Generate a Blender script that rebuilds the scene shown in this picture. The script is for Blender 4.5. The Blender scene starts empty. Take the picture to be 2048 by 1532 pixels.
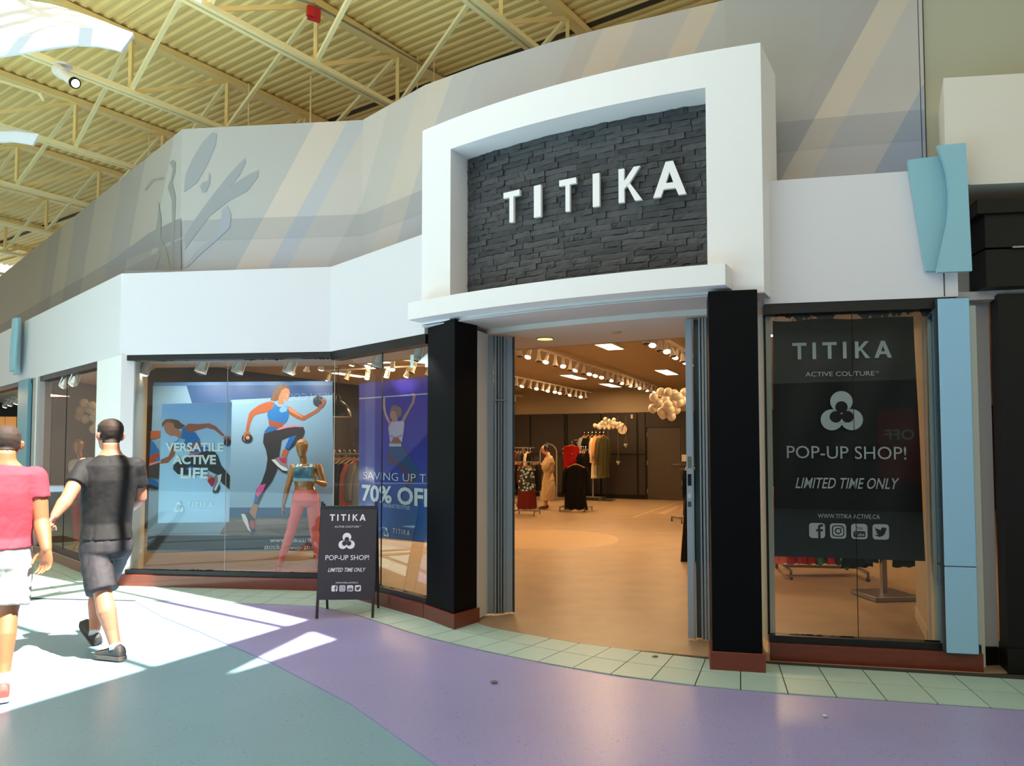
import bpy, bmesh, math, random
from mathutils import Vector, Matrix
R = random.Random(7)
PI = math.pi
sc = bpy.context.scene
C = sc.collection
# ------------------------------------------------------------ camera, sky, sun, exposure
F, PITCH, EYE, CY = 1500.0, math.radians(2.6), 1.54, 828.0
cam = bpy.data.objects.new('camera', bpy.data.cameras.new('camera')); C.objects.link(cam)
cam.location = (0, 0, EYE); cam.rotation_euler = (PI/2 + PITCH, 0, 0)
cam.data.sensor_width = 36; cam.data.lens = 36*F/2048; cam.data.shift_y = 62/2048
cam.data.clip_start = .05; cam.data.clip_end = 200
sc.camera = cam
sc.view_settings.view_transform = 'Standard'; sc.view_settings.look = 'None'
sc.view_settings.exposure = 0.0; sc.view_settings.gamma = 1; sc.view_settings.use_curve_mapping = False
W = bpy.data.worlds.new('sky'); sc.world = W; W.use_nodes = True
bg = W.node_tree.nodes['Background']; bg.inputs[0].default_value = (1.0, .955, .91, 1); bg.inputs[1].default_value = 1.38
SUN_H = Vector((-.865, .50, 0)).normalized(); SUN_EL = math.radians(60)
sd = Vector((SUN_H.x*math.cos(SUN_EL), SUN_H.y*math.cos(SUN_EL), -math.sin(SUN_EL)))
sl = bpy.data.lights.new('sun', 'SUN'); sl.energy = 27.0; sl.angle = .009; sl.color = (1, .94, .85)
so = bpy.data.objects.new('sun', sl); C.objects.link(so); so.rotation_euler = sd.to_track_quat('-Z', 'Y').to_euler(); so.location = (8, -6, 14)
SUNSHIFT = lambda z: (-SUN_H*z/math.tan(SUN_EL))          # plan offset from a floor point up to where its sun ray crosses height z
def lamp(kind, loc, energy, color, size=1.0, size_y=None, rot=(0,0,0), spot=None, name='ceiling_lamp_light'):
    l = bpy.data.lights.new(name, kind); l.energy = energy; l.color = color
    if kind == 'AREA':
        l.size = size
        if size_y: l.shape = 'RECTANGLE'; l.size_y = size_y
    elif kind == 'SPOT': l.spot_size = spot or 1.4; l.spot_blend = .6; l.shadow_soft_size = size
    else: l.shadow_soft_size = size
    o = bpy.data.objects.new(name, l); C.objects.link(o); o.location = loc; o.rotation_euler = rot; return o
WARM = (1.0, .61, .29)
# ------------------------------------------------------------ pixel helpers: turn points of the photograph into real places
def ray(px, py):
    a = (px-1024)/F; b = (CY-py)/F
    return Vector((a, math.cos(PITCH)-b*math.sin(PITCH), math.sin(PITCH)+b*math.cos(PITCH)))
def fl(px, py, z=0.0):
    r = ray(px, py); t = (z-EYE)/r.z; return Vector((r.x*t, r.y*t, z))
def pl(px, py, A, B):
    r = ray(px, py); nx = B[1]-A[1]; ny = -(B[0]-A[0])
    t = (A[0]*nx+A[1]*ny)/(r.x*nx+r.y*ny); return Vector((r.x*t, r.y*t, EYE+r.z*t))
def dp(px, py, Y):
    r = ray(px, py); t = Y/r.y; return Vector((r.x*t, Y, EYE+r.z*t))
# ------------------------------------------------------------ materials
def lin(c):
    if isinstance(c, str): c = [int(c[i:i+2], 16)/255 for i in (0, 2, 4)]
    return tuple([(x/12.92 if x <= .04045 else ((x+.055)/1.055)**2.4) for x in c]) + (1,)
MC = {}
def mat(name, col, rough=.5, metal=0, spec=.5, bump=0, bscale=60, var=0, vscale=4, emit=None, es=1, coat=0, trans=0, bstretch=None, bdist=.01):
    if name in MC: return MC[name]
    m = bpy.data.materials.new(name); m.use_nodes = True; MC[name] = m
    nt = m.node_tree; p = nt.nodes['Principled BSDF']
    c = lin(col); p.inputs['Base Color'].default_value = c
    p.inputs['Roughness'].default_value = rough; p.inputs['Metallic'].default_value = metal
    p.inputs['Specular IOR Level'].default_value = spec
    if coat: p.inputs['Coat Weight'].default_value = coat; p.inputs['Coat Roughness'].default_value = .06
    if emit is not None:
        p.inputs['Emission Color'].default_value = lin(emit); p.inputs['Emission Strength'].default_value = es
    tc = nt.nodes.new('ShaderNodeTexCoord')
    if var:
        n = nt.nodes.new('ShaderNodeTexNoise'); n.inputs['Scale'].default_value = vscale; n.inputs['Detail'].default_value = 5
        nt.links.new(tc.outputs['Object'], n.inputs['Vector'])
        mx = nt.nodes.new('ShaderNodeMix'); mx.data_type = 'RGBA'; mx.blend_type = 'MIX'
        mx.inputs['A'].default_value = tuple(max(0, v*(1-var)) for v in c[:3]) + (1,)
        mx.inputs['B'].default_value = tuple(min(1, v*(1+var)) for v in c[:3]) + (1,)
        nt.links.new(n.outputs['Fac'], mx.inputs['Factor']); nt.links.new(mx.outputs['Result'], p.inputs['Base Color'])
    if bump:
        n = nt.nodes.new('ShaderNodeTexNoise'); n.inputs['Scale'].default_value = bscale; n.inputs['Detail'].default_value = 4
        if bstretch:
            mp = nt.nodes.new('ShaderNodeMapping'); mp.inputs['Scale'].default_value = bstretch
            nt.links.new(tc.outputs['Object'], mp.inputs['Vector']); nt.links.new(mp.outputs['Vector'], n.inputs['Vector'])
        else: nt.links.new(tc.outputs['Object'], n.inputs['Vector'])
        b = nt.nodes.new('ShaderNodeBump'); b.inputs['Strength'].default_value = bump; b.inputs['Distance'].default_value = bdist
        nt.links.new(n.outputs['Fac'], b.inputs['Height']); nt.links.new(b.outputs['Normal'], p.inputs['Normal'])
    return m
def glassmat():
    m = bpy.data.materials.new('clear_glass'); m.use_nodes = True; nt = m.node_tree; nt.nodes.clear()
    o = nt.nodes.new('ShaderNodeOutputMaterial'); t = nt.nodes.new('ShaderNodeBsdfTransparent'); g = nt.nodes.new('ShaderNodeBsdfGlossy')
    t.inputs[0].default_value = (.90, .945, .93, 1); g.inputs['Roughness'].default_value = 0.0; g.inputs[0].default_value = (1, 1, 1, 1)
    f = nt.nodes.new('ShaderNodeFresnel'); f.inputs[0].default_value = 1.5; x = nt.nodes.new('ShaderNodeMixShader')
    nt.links.new(f.outputs[0], x.inputs[0]); nt.links.new(t.outputs[0], x.inputs[1]); nt.links.new(g.outputs[0], x.inputs[2]); nt.links.new(x.outputs[0], o.inputs[0])
    return m
M_GLASS = glassmat()
def terrazzo(name, col):
    m = mat(name, col, rough=.32, spec=.35, var=.10, vscale=1.3)
    nt = m.node_tree; p = nt.nodes['Principled BSDF']; tc = nt.nodes['Texture Coordinate'] if 'Texture Coordinate' in nt.nodes else nt.nodes.new('ShaderNodeTexCoord')
    src = p.inputs['Base Color'].links[0].from_socket
    for sc_, thr, mul in ((34, .10, .42), (21, .06, .5), (27, .075, 1.4)):
        v = nt.nodes.new('ShaderNodeTexVoronoi'); v.inputs['Scale'].default_value = sc_
        nt.links.new(tc.outputs['Object'], v.inputs['Vector'])
        n2 = nt.nodes.new('ShaderNodeTexNoise'); n2.inputs['Scale'].default_value = 6; nt.links.new(tc.outputs['Object'], n2.inputs['Vector'])
        mm = nt.nodes.new('ShaderNodeMath'); mm.operation = 'MULTIPLY'; nt.links.new(n2.outputs['Fac'], mm.inputs[0]); mm.inputs[1].default_value = thr*2.6
        lt = nt.nodes.new('ShaderNodeMath'); lt.operation = 'LESS_THAN'; nt.links.new(v.outputs['Distance'], lt.inputs[0]); nt.links.new(mm.outputs[0], lt.inputs[1])
        s2 = nt.nodes.new('ShaderNodeMath'); s2.operation = 'MULTIPLY'; s2.inputs[1].default_value = .75; nt.links.new(lt.outputs[0], s2.inputs[0])
        mx = nt.nodes.new('ShaderNodeMix'); mx.data_type = 'RGBA'; nt.links.new(s2.outputs[0], mx.inputs['Factor']); nt.links.new(src, mx.inputs['A'])
        c = lin(col); mx.inputs['B'].default_value = tuple(min(1, x*mul) for x in c[:3]) + (1,)
        src = mx.outputs['Result']
    nt.links.new(src, p.inputs['Base Color'])
    return m
def woodmat(name, c1, c2, rough=.3, axis=(1, 1, 12)):
    m = mat(name, c1, rough=rough, coat=.3); nt = m.node_tree; p = nt.nodes['Principled BSDF']
    tc = nt.nodes.new('ShaderNodeTexCoord'); mp = nt.nodes.new('ShaderNodeMapping'); mp.inputs['Scale'].default_value = axis
    n = nt.nodes.new('ShaderNodeTexNoise'); n.inputs['Scale'].default_value = 4; n.inputs['Detail'].default_value = 8; n.inputs['Distortion'].default_value = .8
    mx = nt.nodes.new('ShaderNodeMix'); mx.data_type = 'RGBA'; mx.inputs['A'].default_value = lin(c1); mx.inputs['B'].default_value = lin(c2)
    nt.links.new(tc.outputs['Object'], mp.inputs['Vector']); nt.links.new(mp.outputs['Vector'], n.inputs['Vector'])
    nt.links.new(n.outputs['Fac'], mx.inputs['Factor']); nt.links.new(mx.outputs['Result'], p.inputs['Base Color'])
    return m
WHITE = mat('white_paint', 'eeeceb', rough=.6, bump=.05, bscale=140)
WHITE2 = mat('fascia_paint', 'dddbdf', rough=.6, bump=.04, bscale=120)
JAMBW = mat('jamb_paint', 'd8d9d6', rough=.6)
BLACK = mat('black_laminate', '07090c', rough=.45, spec=.10)
BLACKM = mat('black_metal', '0b0b0c', rough=.4, bump=.25, bscale=55, bdist=.004)
BLACKF = mat('black_paint', '0f0d0b', rough=.5, spec=.3)
PLINTH = woodmat('red_wood', '7d3522', '5c2216', axis=(2, 2, 14))
CREAM = mat('cream_steel', 'f6da92', rough=.55)
CREAM2 = mat('cream_chord', 'fae8ae', rough=.5)
DECK = mat('cream_deck', 'f6d78c', rough=.6, var=.06, vscale=1.2)
TILE = mat('mint_tile', 'a9c6c0', rough=.42, spec=.35, var=.05, vscale=3)
GROUT = mat('dark_grout', '3b3a36', rough=.9)
BLUE = mat('sky_blue_panel', '8fc0cf', rough=.5)
BLUE2 = mat('pier_blue_panel', '93c3e0', rough=.4)
GATE = mat('grey_aluminium', '8d969c', rough=.38, metal=.35)
GATED = mat('dark_gate_gap', '31373a', rough=.5)
CHROME = mat('chrome', 'c8c8c8', rough=.2, metal=1)
STEEL = mat('brushed_steel', '9a9690', rough=.35, metal=.9)
LAMPW = mat('lamp_white', 'e4e0d8', rough=.4)
LENS_ON = mat('lit_lamp_lens', 'ffffff', emit='fff0c8', es=8)
LENS_OFF = mat('unlit_lamp_lens', '3a352c', rough=.2)
SHOPFLOOR = mat('concrete_floor', 'a38a6a', rough=.38, spec=.35, var=.30, vscale=2.3)
SHOPDARK = mat('dark_brown_wall', '261d14', rough=.6)
SHOPLIGHT = mat('shop_ceiling_paint', 'ab9a7e', rough=.8)
PRINTW = mat('white_print', 'e9edf0', rough=.45)
# ------------------------------------------------------------ object and mesh helpers
def wloc(o):
    v = Vector((0, 0, 0))
    while o is not None: v += o.location; o = o.parent
    return v
def tag(o, label=None, cat=None, group=None, kind=None):
    if label: o['label'] = label
    if cat: o['category'] = cat
    if group: o['group'] = group
    if kind: o['kind'] = kind
    return o
def thing(name, label, cat, loc=(0, 0, 0), group=None, kind=None):
    o = bpy.data.objects.new(name, None); C.objects.link(o); o.location = loc; o.empty_display_size = .1
    return tag(o, label, cat, group, kind)
class MB:
    def __init__(s): s.v = []; s.f = []; s.m = []; s.uv = None
    def add(s, vs, fs, mi=0):
        b = len(s.v); s.v += [tuple(v) for v in vs]; s.f += [tuple(b+i for i in f) for f in fs]; s.m += [mi]*len(fs); return s
    def quad(s, a, b, c, d, mi=0): return s.add([a, b, c, d], [(0, 1, 2, 3)], mi)
    def box(s, c, d, rz=0, mi=0):
        cs, sn = math.cos(rz), math.sin(rz); vs = []
        for z in (-1, 1):
            for x, y in ((-1, -1), (1, -1), (1, 1), (-1, 1)):
                X, Y = x*d[0]/2, y*d[1]/2; vs.append((c[0]+X*cs-Y*sn, c[1]+X*sn+Y*cs, c[2]+z*d[2]/2))
        return s.add(vs, [(0, 3, 2, 1), (4, 5, 6, 7), (0, 1, 5, 4), (1, 2, 6, 5), (2, 3, 7, 6), (3, 0, 4, 7)], mi)
    def prism(s, poly, z0, z1, mi=0):
        n = len(poly); a = sum(poly[i][0]*poly[(i+1) % n][1]-poly[(i+1) % n][0]*poly[i][1] for i in range(n))
        if a < 0: poly = poly[::-1]
        vs = [(p[0], p[1], z0) for p in poly]+[(p[0], p[1], z1) for p in poly]
        return s.add(vs, [tuple(range(n-1, -1, -1)), tuple(range(n, 2*n))]+[(i, (i+1) % n, n+(i+1) % n, n+i) for i in range(n)], mi)
    def slab(s, pts, d, mi=0):                       # polygon in any plane, given thickness along vector d
        n = len(pts); d = Vector(d); vs = [Vector(p) for p in pts]+[Vector(p)+d for p in pts]
        return s.add(vs, [tuple(range(n)), tuple(range(2*n-1, n-1, -1))]+[(i, n+i, n+(i+1) % n, (i+1) % n) for i in range(n)], mi)
    def bar(s, a, b, w, h=None, up=(0, 0, 1), mi=0):
        a, b = Vector(a), Vector(b); h = h or w; t = (b-a).normalized(); up = Vector(up)
        if abs(t.dot(up)) > .98: up = Vector((0, 1, 0))
        x = t.cross(up).normalized()*w/2; y = x.cross(t).normalized()*h/2
        vs = [a-x-y, a+x-y, a+x+y, a-x+y, b-x-y, b+x-y, b+x+y, b-x+y]
        return s.add(vs, [(0, 3, 2, 1), (4, 5, 6, 7), (0, 1, 5, 4), (1, 2, 6, 5), (2, 3, 7, 6), (3, 0, 4, 7)], mi)
    def tube(s, pts, r, n=8, mi=0, caps=True):
        pts = [Vector(p) for p in pts]; rs = r if isinstance(r, (list, tuple)) else [r]*len(pts); b = len(s.v); px = None
        for i, p in enumerate(pts):
            t = (pts[min(i+1, len(pts)-1)]-pts[max(i-1, 0)]).normalized()
            if px is None:
                px = t.cross(Vector((0, 0, 1)));
                if px.length < .05: px = t.cross(Vector((0, 1, 0)))
            px = (px-t*px.dot(t)).normalized(); py = t.cross(px)
            for k in range(n):
                a = 2*PI*k/n; s.v.append(tuple(p+px*math.cos(a)*rs[i]+py*math.sin(a)*rs[i]))
        for i in range(len(pts)-1):
            for k in range(n):
                s.f.append((b+i*n+k, b+i*n+(k+1) % n, b+(i+1)*n+(k+1) % n, b+(i+1)*n+k)); s.m.append(mi)
        if caps:
            s.f.append(tuple(b+k for k in range(n-1, -1, -1))); s.f.append(tuple(b+(len(pts)-1)*n+k for k in range(n))); s.m += [mi, mi]
        return s
    def lathe(s, prof, c=(0, 0, 0), n=16, mi=0):     # prof: (r, z) from bottom to top
        b = len(s.v)
        for r, z in prof:
            for k in range(n):
                a = 2*PI*k/n; s.v.append((c[0]+r*math.cos(a), c[1]+r*math.sin(a), c[2]+z))
        for i in range(len(prof)-1):
            for k in range(n): s.f.append((b+i*n+k, b+i*n+(k+1) % n, b+(i+1)*n+(k+1) % n, b+(i+1)*n+k)); s.m.append(mi)
        s.f.append(tuple(b+k for k in range(n-1, -1, -1))); s.f.append(tuple(b+(len(prof)-1)*n+k for k in range(n))); s.m += [mi, mi]
        return s
    def ball(s, c, r, n=16, mi=0):
        rx, ry, rz = r if isinstance(r, (tuple, list)) else (r, r, r); prof = [(math.sin(PI*i/(n//2)), -math.cos(PI*i/(n//2))) for i in range(n//2+1)]
        b = len(s.v)
        for q, z in prof:
            for k in range(n): a = 2*PI*k/n; s.v.append((c[0]+rx*max(q, .002)*math.cos(a), c[1]+ry*max(q, .002)*math.sin(a), c[2]+rz*z))
        for i in range(n//2):
            for k in range(n): s.f.append((b+i*n+k, b+i*n+(k+1) % n, b+(i+1)*n+(k+1) % n, b+(i+1)*n+k)); s.m.append(mi)
        return s
    def mesh(s, name, mats, smooth=False, off=None):
        me = bpy.data.meshes.new(name)
        vs = s.v if off is None else [(v[0]-off.x, v[1]-off.y, v[2]-off.z) for v in s.v]
        me.from_pydata(vs, [], s.f)
        for m in (mats if isinstance(mats, (list, tuple)) else [mats]): me.materials.append(m)
        me.polygons.foreach_set('material_index', s.m)
        if smooth: me.polygons.foreach_set('use_smooth', [True]*len(s.f))
        me.update(); return me
    def build(s, name, mats, parent=None, smooth=False, local=False, loc=None):
        off = None
        if parent is not None and not local: off = wloc(parent)
        if parent is None and loc is not None and not local: off = Vector(loc)
        o = bpy.data.objects.new(name, s.mesh(name, mats, smooth, off)); C.objects.link(o)
        if parent is not None: o.parent = parent
        if loc is not None: o.location = loc
        return o
def autosmooth(o, ang=40):
    bm = bmesh.new(); bm.from_mesh(o.data); a = math.radians(ang)
    for f in bm.faces: f.smooth = True
    for e in bm.edges: e.smooth = len(e.link_faces) == 2 and e.calc_face_angle(0) < a
    bm.to_mesh(o.data); bm.free()
def bevel(o, w=.004, seg=2):
    bm = bmesh.new(); bm.from_mesh(o.data); bmesh.ops.recalc_face_normals(bm, faces=bm.faces)
    bmesh.ops.bevel(bm, geom=[e for e in bm.edges if len(e.link_faces) == 2 and e.calc_face_angle(0) > .6], offset=w, segments=seg, affect='EDGES', profile=.5)
    bm.to_mesh(o.data); bm.free(); return o
def clone(o, parent=None, loc=None, rot=None):
    c = o.copy(); C.objects.link(c)
    if parent is not None: c.parent = parent
    if loc is not None: c.location = loc
    if rot is not None: c.rotation_euler = rot
    for ch in list(o.children): clone(ch, c)
    return c
def v2(a): return Vector((a[0], a[1], 0))
# frame of a vertical plane through plan points A,B: x runs A->B, n faces the hall
def basis(A, B):
    x = (v2(B)-v2(A)).normalized(); n = Vector((x.y, -x.x, 0))
    if n.dot(-(v2(A)+v2(B))) < 0: n = -n
    return x, n
# ------------------------------------------------------------ flat lettering and logo prints
TXT = {}
def txt(s, bold=0.0):
    k = (s, bold)
    if k in TXT: return TXT[k]
    cu = bpy.data.curves.new('lettering', 'FONT'); cu.body = s; cu.size = 1; cu.offset = bold; cu.fill_mode = 'FRONT'; cu.resolution_u = 3
    o = bpy.data.objects.new('lettering', cu); C.objects.link(o); dg = bpy.context.evaluated_depsgraph_get(); dg.update()
    me = bpy.data.meshes.new_from_object(o.evaluated_get(dg)); bpy.data.objects.remove(o)
    vs = [v.co.copy() for v in me.vertices]; fs = [tuple(p.vertices) for p in me.polygons]; bpy.data.meshes.remove(me)
    x0 = min(v.x for v in vs); x1 = max(v.x for v in vs)
    TXT[k] = (vs, fs, x0, x1); return TXT[k]
CAP = .729
def put_text(mb, s, P0, P1, h, n, lift=.0015, bold=0.0, shear=0.0, mi=0, up=None):
    # baseline runs from P0 to P1, capitals are h tall
    P0, P1 = Vector(P0), Vector(P1); x = (P1-P0); L = x.length; x.normalize(); up = Vector(up) if up else Vector((0, 0, 1))
    vs, fs, a, b = txt(s, bold); out = []
    for v in vs:
        u = (v.x-a)/(b-a)*L; w = v.y/CAP*h; out.append(P0+x*(u+shear*w)+up*w+Vector(n)*lift)
    mb.add(out, fs, mi); return mb
GL = {'T': [[(0, 1), (0, .82), (.31, .82), (.31, 0), (.52, 0), (.52, .82), (.83, .82), (.83, 1)]],
      'I': [[(0, 0), (.21, 0), (.21, 1), (0, 1)]],
      'K': [[(0, 0), (.21, 0), (.21, .40), (.30, .50), (.21, .62), (.21, 1), (0, 1)], [(.21, .40), (.60, 0), (.86, 0), (.40, .52), (.80, 1), (.56, 1), (.21, .62)]],
      'A': [[(0, 0), (.23, 0), (.31, .21), (.67, .21), (.75, 0), (.98, 0), (.60, 1), (.38, 1)]]}
GLX = [('T', 0), ('I', 1.18), ('T', 1.76), ('I', 2.94), ('K', 3.63), ('A', 4.73)]
def glyph(mb, g, P, x, up, n, h, w=1.0, th=0, mi=0, hole=None, himi=None):
    f = lambda u, v, d: P+x*u*h*w+up*v*h+n*d
    if g == 'A':
        o = [(0, 0), (.23, 0), (.31, .21), (.67, .21), (.75, 0), (.98, 0), (.60, 1), (.38, 1)]; i = [(.38, .38), (.49, .70), (.60, .38)]
        quads = [[(0, 0), (.23, 0), (.38, .38), (.49, .70), (.38, 1)], [(.75, 0), (.98, 0), (.60, 1), (.49, .70), (.60, .38)], [(.38, 1), (.49, .70), (.60, 1)], [(.31, .21), (.67, .21), (.60, .38), (.38, .38)]]
    elif g == 'K': quads = [[(0, 0), (.21, 0), (.21, 1), (0, 1)], [(.21, .40), (.21, .62), (.56, 1), (.80, 1), (.36, .50)], [(.30, .50), (.60, 0), (.86, 0), (.40, .56)]]
    elif g == 'T': quads = [[(0, .82), (.83, .82), (.83, 1), (0, 1)], [(.31, 0), (.52, 0), (.52, .82), (.31, .82)]]
    else: quads = GL[g]
    for q in quads:
        pts = [f(u, v, th if th else 0) for u, v in q]
        if th: mb.slab(pts, -n*th, mi)
        else: mb.add(pts, [tuple(range(len(pts)))], mi)
    return mb
def wordmark(mb, P0, P1, h, n, lift=.0015, mi=0):
    P0, P1 = Vector(P0), Vector(P1); x = (P1-P0); L = x.length; x.normalize(); w = L/(5.71*h)
    for g, u in GLX: glyph(mb, g, P0+x*u*h*w+Vector(n)*lift, x, Vector((0, 0, 1)), Vector(n), h, w, 0, mi)
def disc(mb, c, r, x, n, lift, mi, k=28, a0=0, a1=2*PI):
    pts = [Vector(c)+Vector(x)*r*math.cos(a0+(a1-a0)*i/k)+Vector((0, 0, 1))*r*math.sin(a0+(a1-a0)*i/k)+Vector(n)*lift for i in range(k)]
    mb.add(pts, [tuple(range(k))], mi)
def trefoil(mb, c, s, x, n, mi_w, mi_d, lift=.0015):   # s: overall width
    c = Vector(c); x = Vector(x); z = Vector((0, 0, 1)); u = s/218.0
    for (a, b) in ((0, 52), (-51, -48), (51, -48)): disc(mb, c+x*a*u+z*b*u, 58*u, x, n, lift, mi_w)
    mb.add([c+x*a*u+z*b*u+Vector(n)*lift for a, b in ((-48, 10), (48, 10), (50, -60), (0, -70), (-50, -60))], [(0, 1, 2, 3, 4)], mi_w)
    for (a, b) in ((0, 22), (-30, -32), (30, -32)): disc(mb, c+x*a*u+z*b*u, 32*u, x, n, lift*1.8, mi_d)
    mb.add([c+x*a*u+z*b*u+Vector(n)*lift*2.4 for a, b in ((0, -42), (-14, -64), (14, -64))], [(0, 1, 2)], mi_w)
    mb.add([c+x*a*u+z*b*u+Vector(n)*lift*2.4 for a, b in ((0, -86), (14, -108), (-14, -108))], [(0, 1, 2)], mi_d)
def rrect(mb, c, w, h, r, x, n, lift, mi):
    pts = []; c = Vector(c); x = Vector(x); z = Vector((0, 0, 1))
    for (sx, sy, a) in ((1, 1, 0), (-1, 1, 90), (-1, -1, 180), (1, -1, 270)):
        for k in range(5):
            t = math.radians(a+k*22.5); pts.append(c+x*(sx*(w/2-r)+r*math.cos(t))+z*(sy*(h/2-r)+r*math.sin(t))+Vector(n)*lift)
    mb.add(pts, [tuple(range(len(pts)))], mi)
def icons(mb, c0, x, n, s, gap, mi_w, mi_d):
    x = Vector(x); n = Vector(n); z = Vector((0, 0, 1)); L = .0015
    for k in range(4):
        c = Vector(c0)+x*k*gap; rrect(mb, c, s, s, s*.2, x, n, L, mi_w)
        if k == 0:
            q = lambda a, b: c+x*a*s+z*b*s+n*L*2
            mb.add([q(.06, -.5), q(.21, -.5), q(.21, -.05), q(.36, -.05), q(.38, .1), q(.21, .1), q(.21, .2), q(.25, .27), q(.38, .27), q(.38, .42), q(.2, .42), q(.08, .34), q(.06, .2), q(.06, .1), q(-.06, .1), q(-.06, -.05), q(.06, -.05)], [tuple(range(17))], mi_d)
        elif k == 1:
            rrect(mb, c, s*.76, s*.76, s*.2, x, n, L*2, mi_d); rrect(mb, c, s*.62, s*.62, s*.15, x, n, L*3, mi_w)
            disc(mb, c, s*.21, x, n, L*4, mi_d, 20); disc(mb, c, s*.13, x, n, L*5, mi_w, 20); disc(mb, c+x*.2*s+z*.2*s, s*.05, x, n, L*4, mi_d, 10)
        elif k == 2:
            put_text(mb, 'You', c-x*.2*s+z*.12*s, c+x*.2*s+z*.12*s, s*.24, n, L*2, .01, 0, mi_d)
            rrect(mb, c-z*.18*s, s*.74, s*.4, s*.1, x, n, L*2, mi_d); put_text(mb, 'Tube', c-x*.3*s-z*.3*s, c+x*.3*s-z*.3*s, s*.24, n, L*3, .01, 0, mi_w)
        else:
            b = [(-.38, -.22), (-.15, -.16), (-.3, -.04), (-.24, .02), (-.36, .12), (-.3, .15), (-.36, .3), (-.2, .18), (.0, .12), (.04, .26), (.18, .3), (.28, .25), (.38, .28), (.32, .18), (.38, .12), (.3, .1), (.26, -.08), (.12, -.26), (-.1, -.33)]
            mb.add([c+x*u*s+z*v*s+n*L*2 for u, v in b], [tuple(range(len(b)))], mi_d)
# ============================================================ THE HALL
A1, A2, A3 = (-4.448, 8.46), (-1.983, 8.139), (-.805, 6.86)
R0, R1 = (1.868, 5.505), (3.235, 5.215)
def S(A, B, px): p = pl(px, 900, A, B); return (p.x, p.y)
L0 = (-7.114, 11.151); LW = lambda px: S(A1, L0, px)
wl = (v2(L0)-v2(A1)).normalized(); LEND = v2(A1)+wl*12.0
AX = Vector((.415, .910, 0)).normalized(); AM = Vector((AX.y, -AX.x, 0))     # shop axes: along, across (to the right)
def sp(m, a, z=0): q = AX*a+AM*m; return Vector((q.x, q.y, z))
def offs(pts, d):
    out = []; P = [v2(p) for p in pts]
    for i, p in enumerate(P):
        ns = []
        if i > 0: ns.append(-basis(P[i-1], P[i])[1])
        if i < len(P)-1: ns.append(-basis(P[i], P[i+1])[1])
        n = sum(ns, Vector((0, 0, 0))).normalized(); k = d/max(.4, n.dot(ns[0])); out.append(p+n*k)
    return out
def band(pts, d0, d1, z0, z1, mb=None, mi=0):
    mb = mb or MB(); a = offs(pts, d0) if d0 else [v2(p) for p in pts]; b = offs(pts, d1)
    for i in range(len(pts)-1): mb.prism([a[i], a[i+1], b[i+1], b[i]], z0, z1, mi)
    return mb
FRONT_L = [LEND, A1, A2, A3]
# --- floors
floor = tag(MB().quad((-26, -12, -.012), (14, -12, -.012), (14, 30, -.012), (-26, 30, -.012)).build('floor', terrazzo('teal_terrazzo', '84a8ba')), kind='structure')
tile_out = [(-9.2, 12.1), (-4.98, 7.80), (-3.815, 7.687), (-1.978, 7.421), (-1.519, 7.108), (-.897, 6.40), (-.662, 6.16), (-.192, 5.76), (.28, 5.42), (.727, 5.15), (1.188, 4.945), (1.715, 4.785), (2.252, 4.664), (2.792, 4.54), (3.013, 4.488), (6.0, 3.80)]
pt = [(-3.795, 7.637), (-3.194, 6.941), (-2.629, 6.396), (-2.271, 6.022), (-1.741, 5.492), (-1.309, 4.996), (-.982, 4.619), (-.349, 3.71), (.1, 2.9), (.8, 2.0), (2, 1.1), (4, .5), (9, .2), (9, 3.5)]
pm = MB(); poly = pt+[(6.0, 3.8)]+[p for p in tile_out[::-1] if p[0] > -3.9 and p[0] < 5.9]
pm.prism(poly, -.02, -.004); pm.build('purple_terrazzo_inlay', terrazzo('purple_terrazzo', '9c9ace'), floor)
thr = [(-.33, 6.70), (-.16, 6.49), (.054, 6.328), (.30, 6.15), (.536, 5.992), (.9, 5.80), (1.24, 5.676), (1.45, 5.609)]
shop_poly = [(LEND.x, LEND.y), A1, A2, A3, (-.5, 6.9)]+thr+[(1.7, 5.54), R0, R1, (6.6, 5.2), tuple(sp(4.2, 23.2)[:2]), tuple(sp(-16, 23.2)[:2])]
sf = MB(); sf.prism(shop_poly, -.011, .004); sf.build('shop_concrete_slab', SHOPFLOOR, floor)
st = MB()
gp = offs(tile_out, .0); go = offs(tile_out, 1.1)
for i in range(len(gp)-1): st.prism([gp[i], gp[i+1], go[i+1], go[i]], -.0115, -.0035)
st.build('tile_bed', GROUT, floor)
# tiles: walk along the curved outer edge
def resample(pts, step):
    P = [v2(p) for p in pts]; out = [P[0]]; acc = 0
    for i in range(len(P)-1):
        seg = P[i+1]-P[i]; L = seg.length; d = step-acc
        while d <= L: out.append(P[i]+seg*(d/L)); d += step
        acc = (acc+L) % step
    return out
o0 = resample(tile_out, .285); W_T = .325
ofs = [offs(o0, W_T*k) if k else o0 for k in range(4)]
ntile = 0
for i in range(len(o0)-1):
    mid = (o0[i]+o0[i+1])/2
    if mid.x > 3.9 or mid.x < -8.4: continue
    for k in range(3):
        q = [ofs[k][i], ofs[k][i+1], ofs[k+1][i+1], ofs[k+1][i]]; c = sum(q, Vector((0, 0, 0)))/4
        if k == 2 and mid.x > -1.3: continue
        if k == 2 and mid.x > -4.6 and (ofs[3][i+1]-ofs[3][i]).length < .12: continue
        g = .0042; qq = [p+(c-p).normalized()*g*1.4 for p in q]
        zt = R.uniform(-.0012, -.0002)
        mb = MB(); mb.prism([(p-c)[:2] for p in qq], -.004, .0035+zt)
        o = mb.build('tile', TILE, floor, local=True); o.location = (c.x, c.y, 0); ntile += 1
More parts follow.
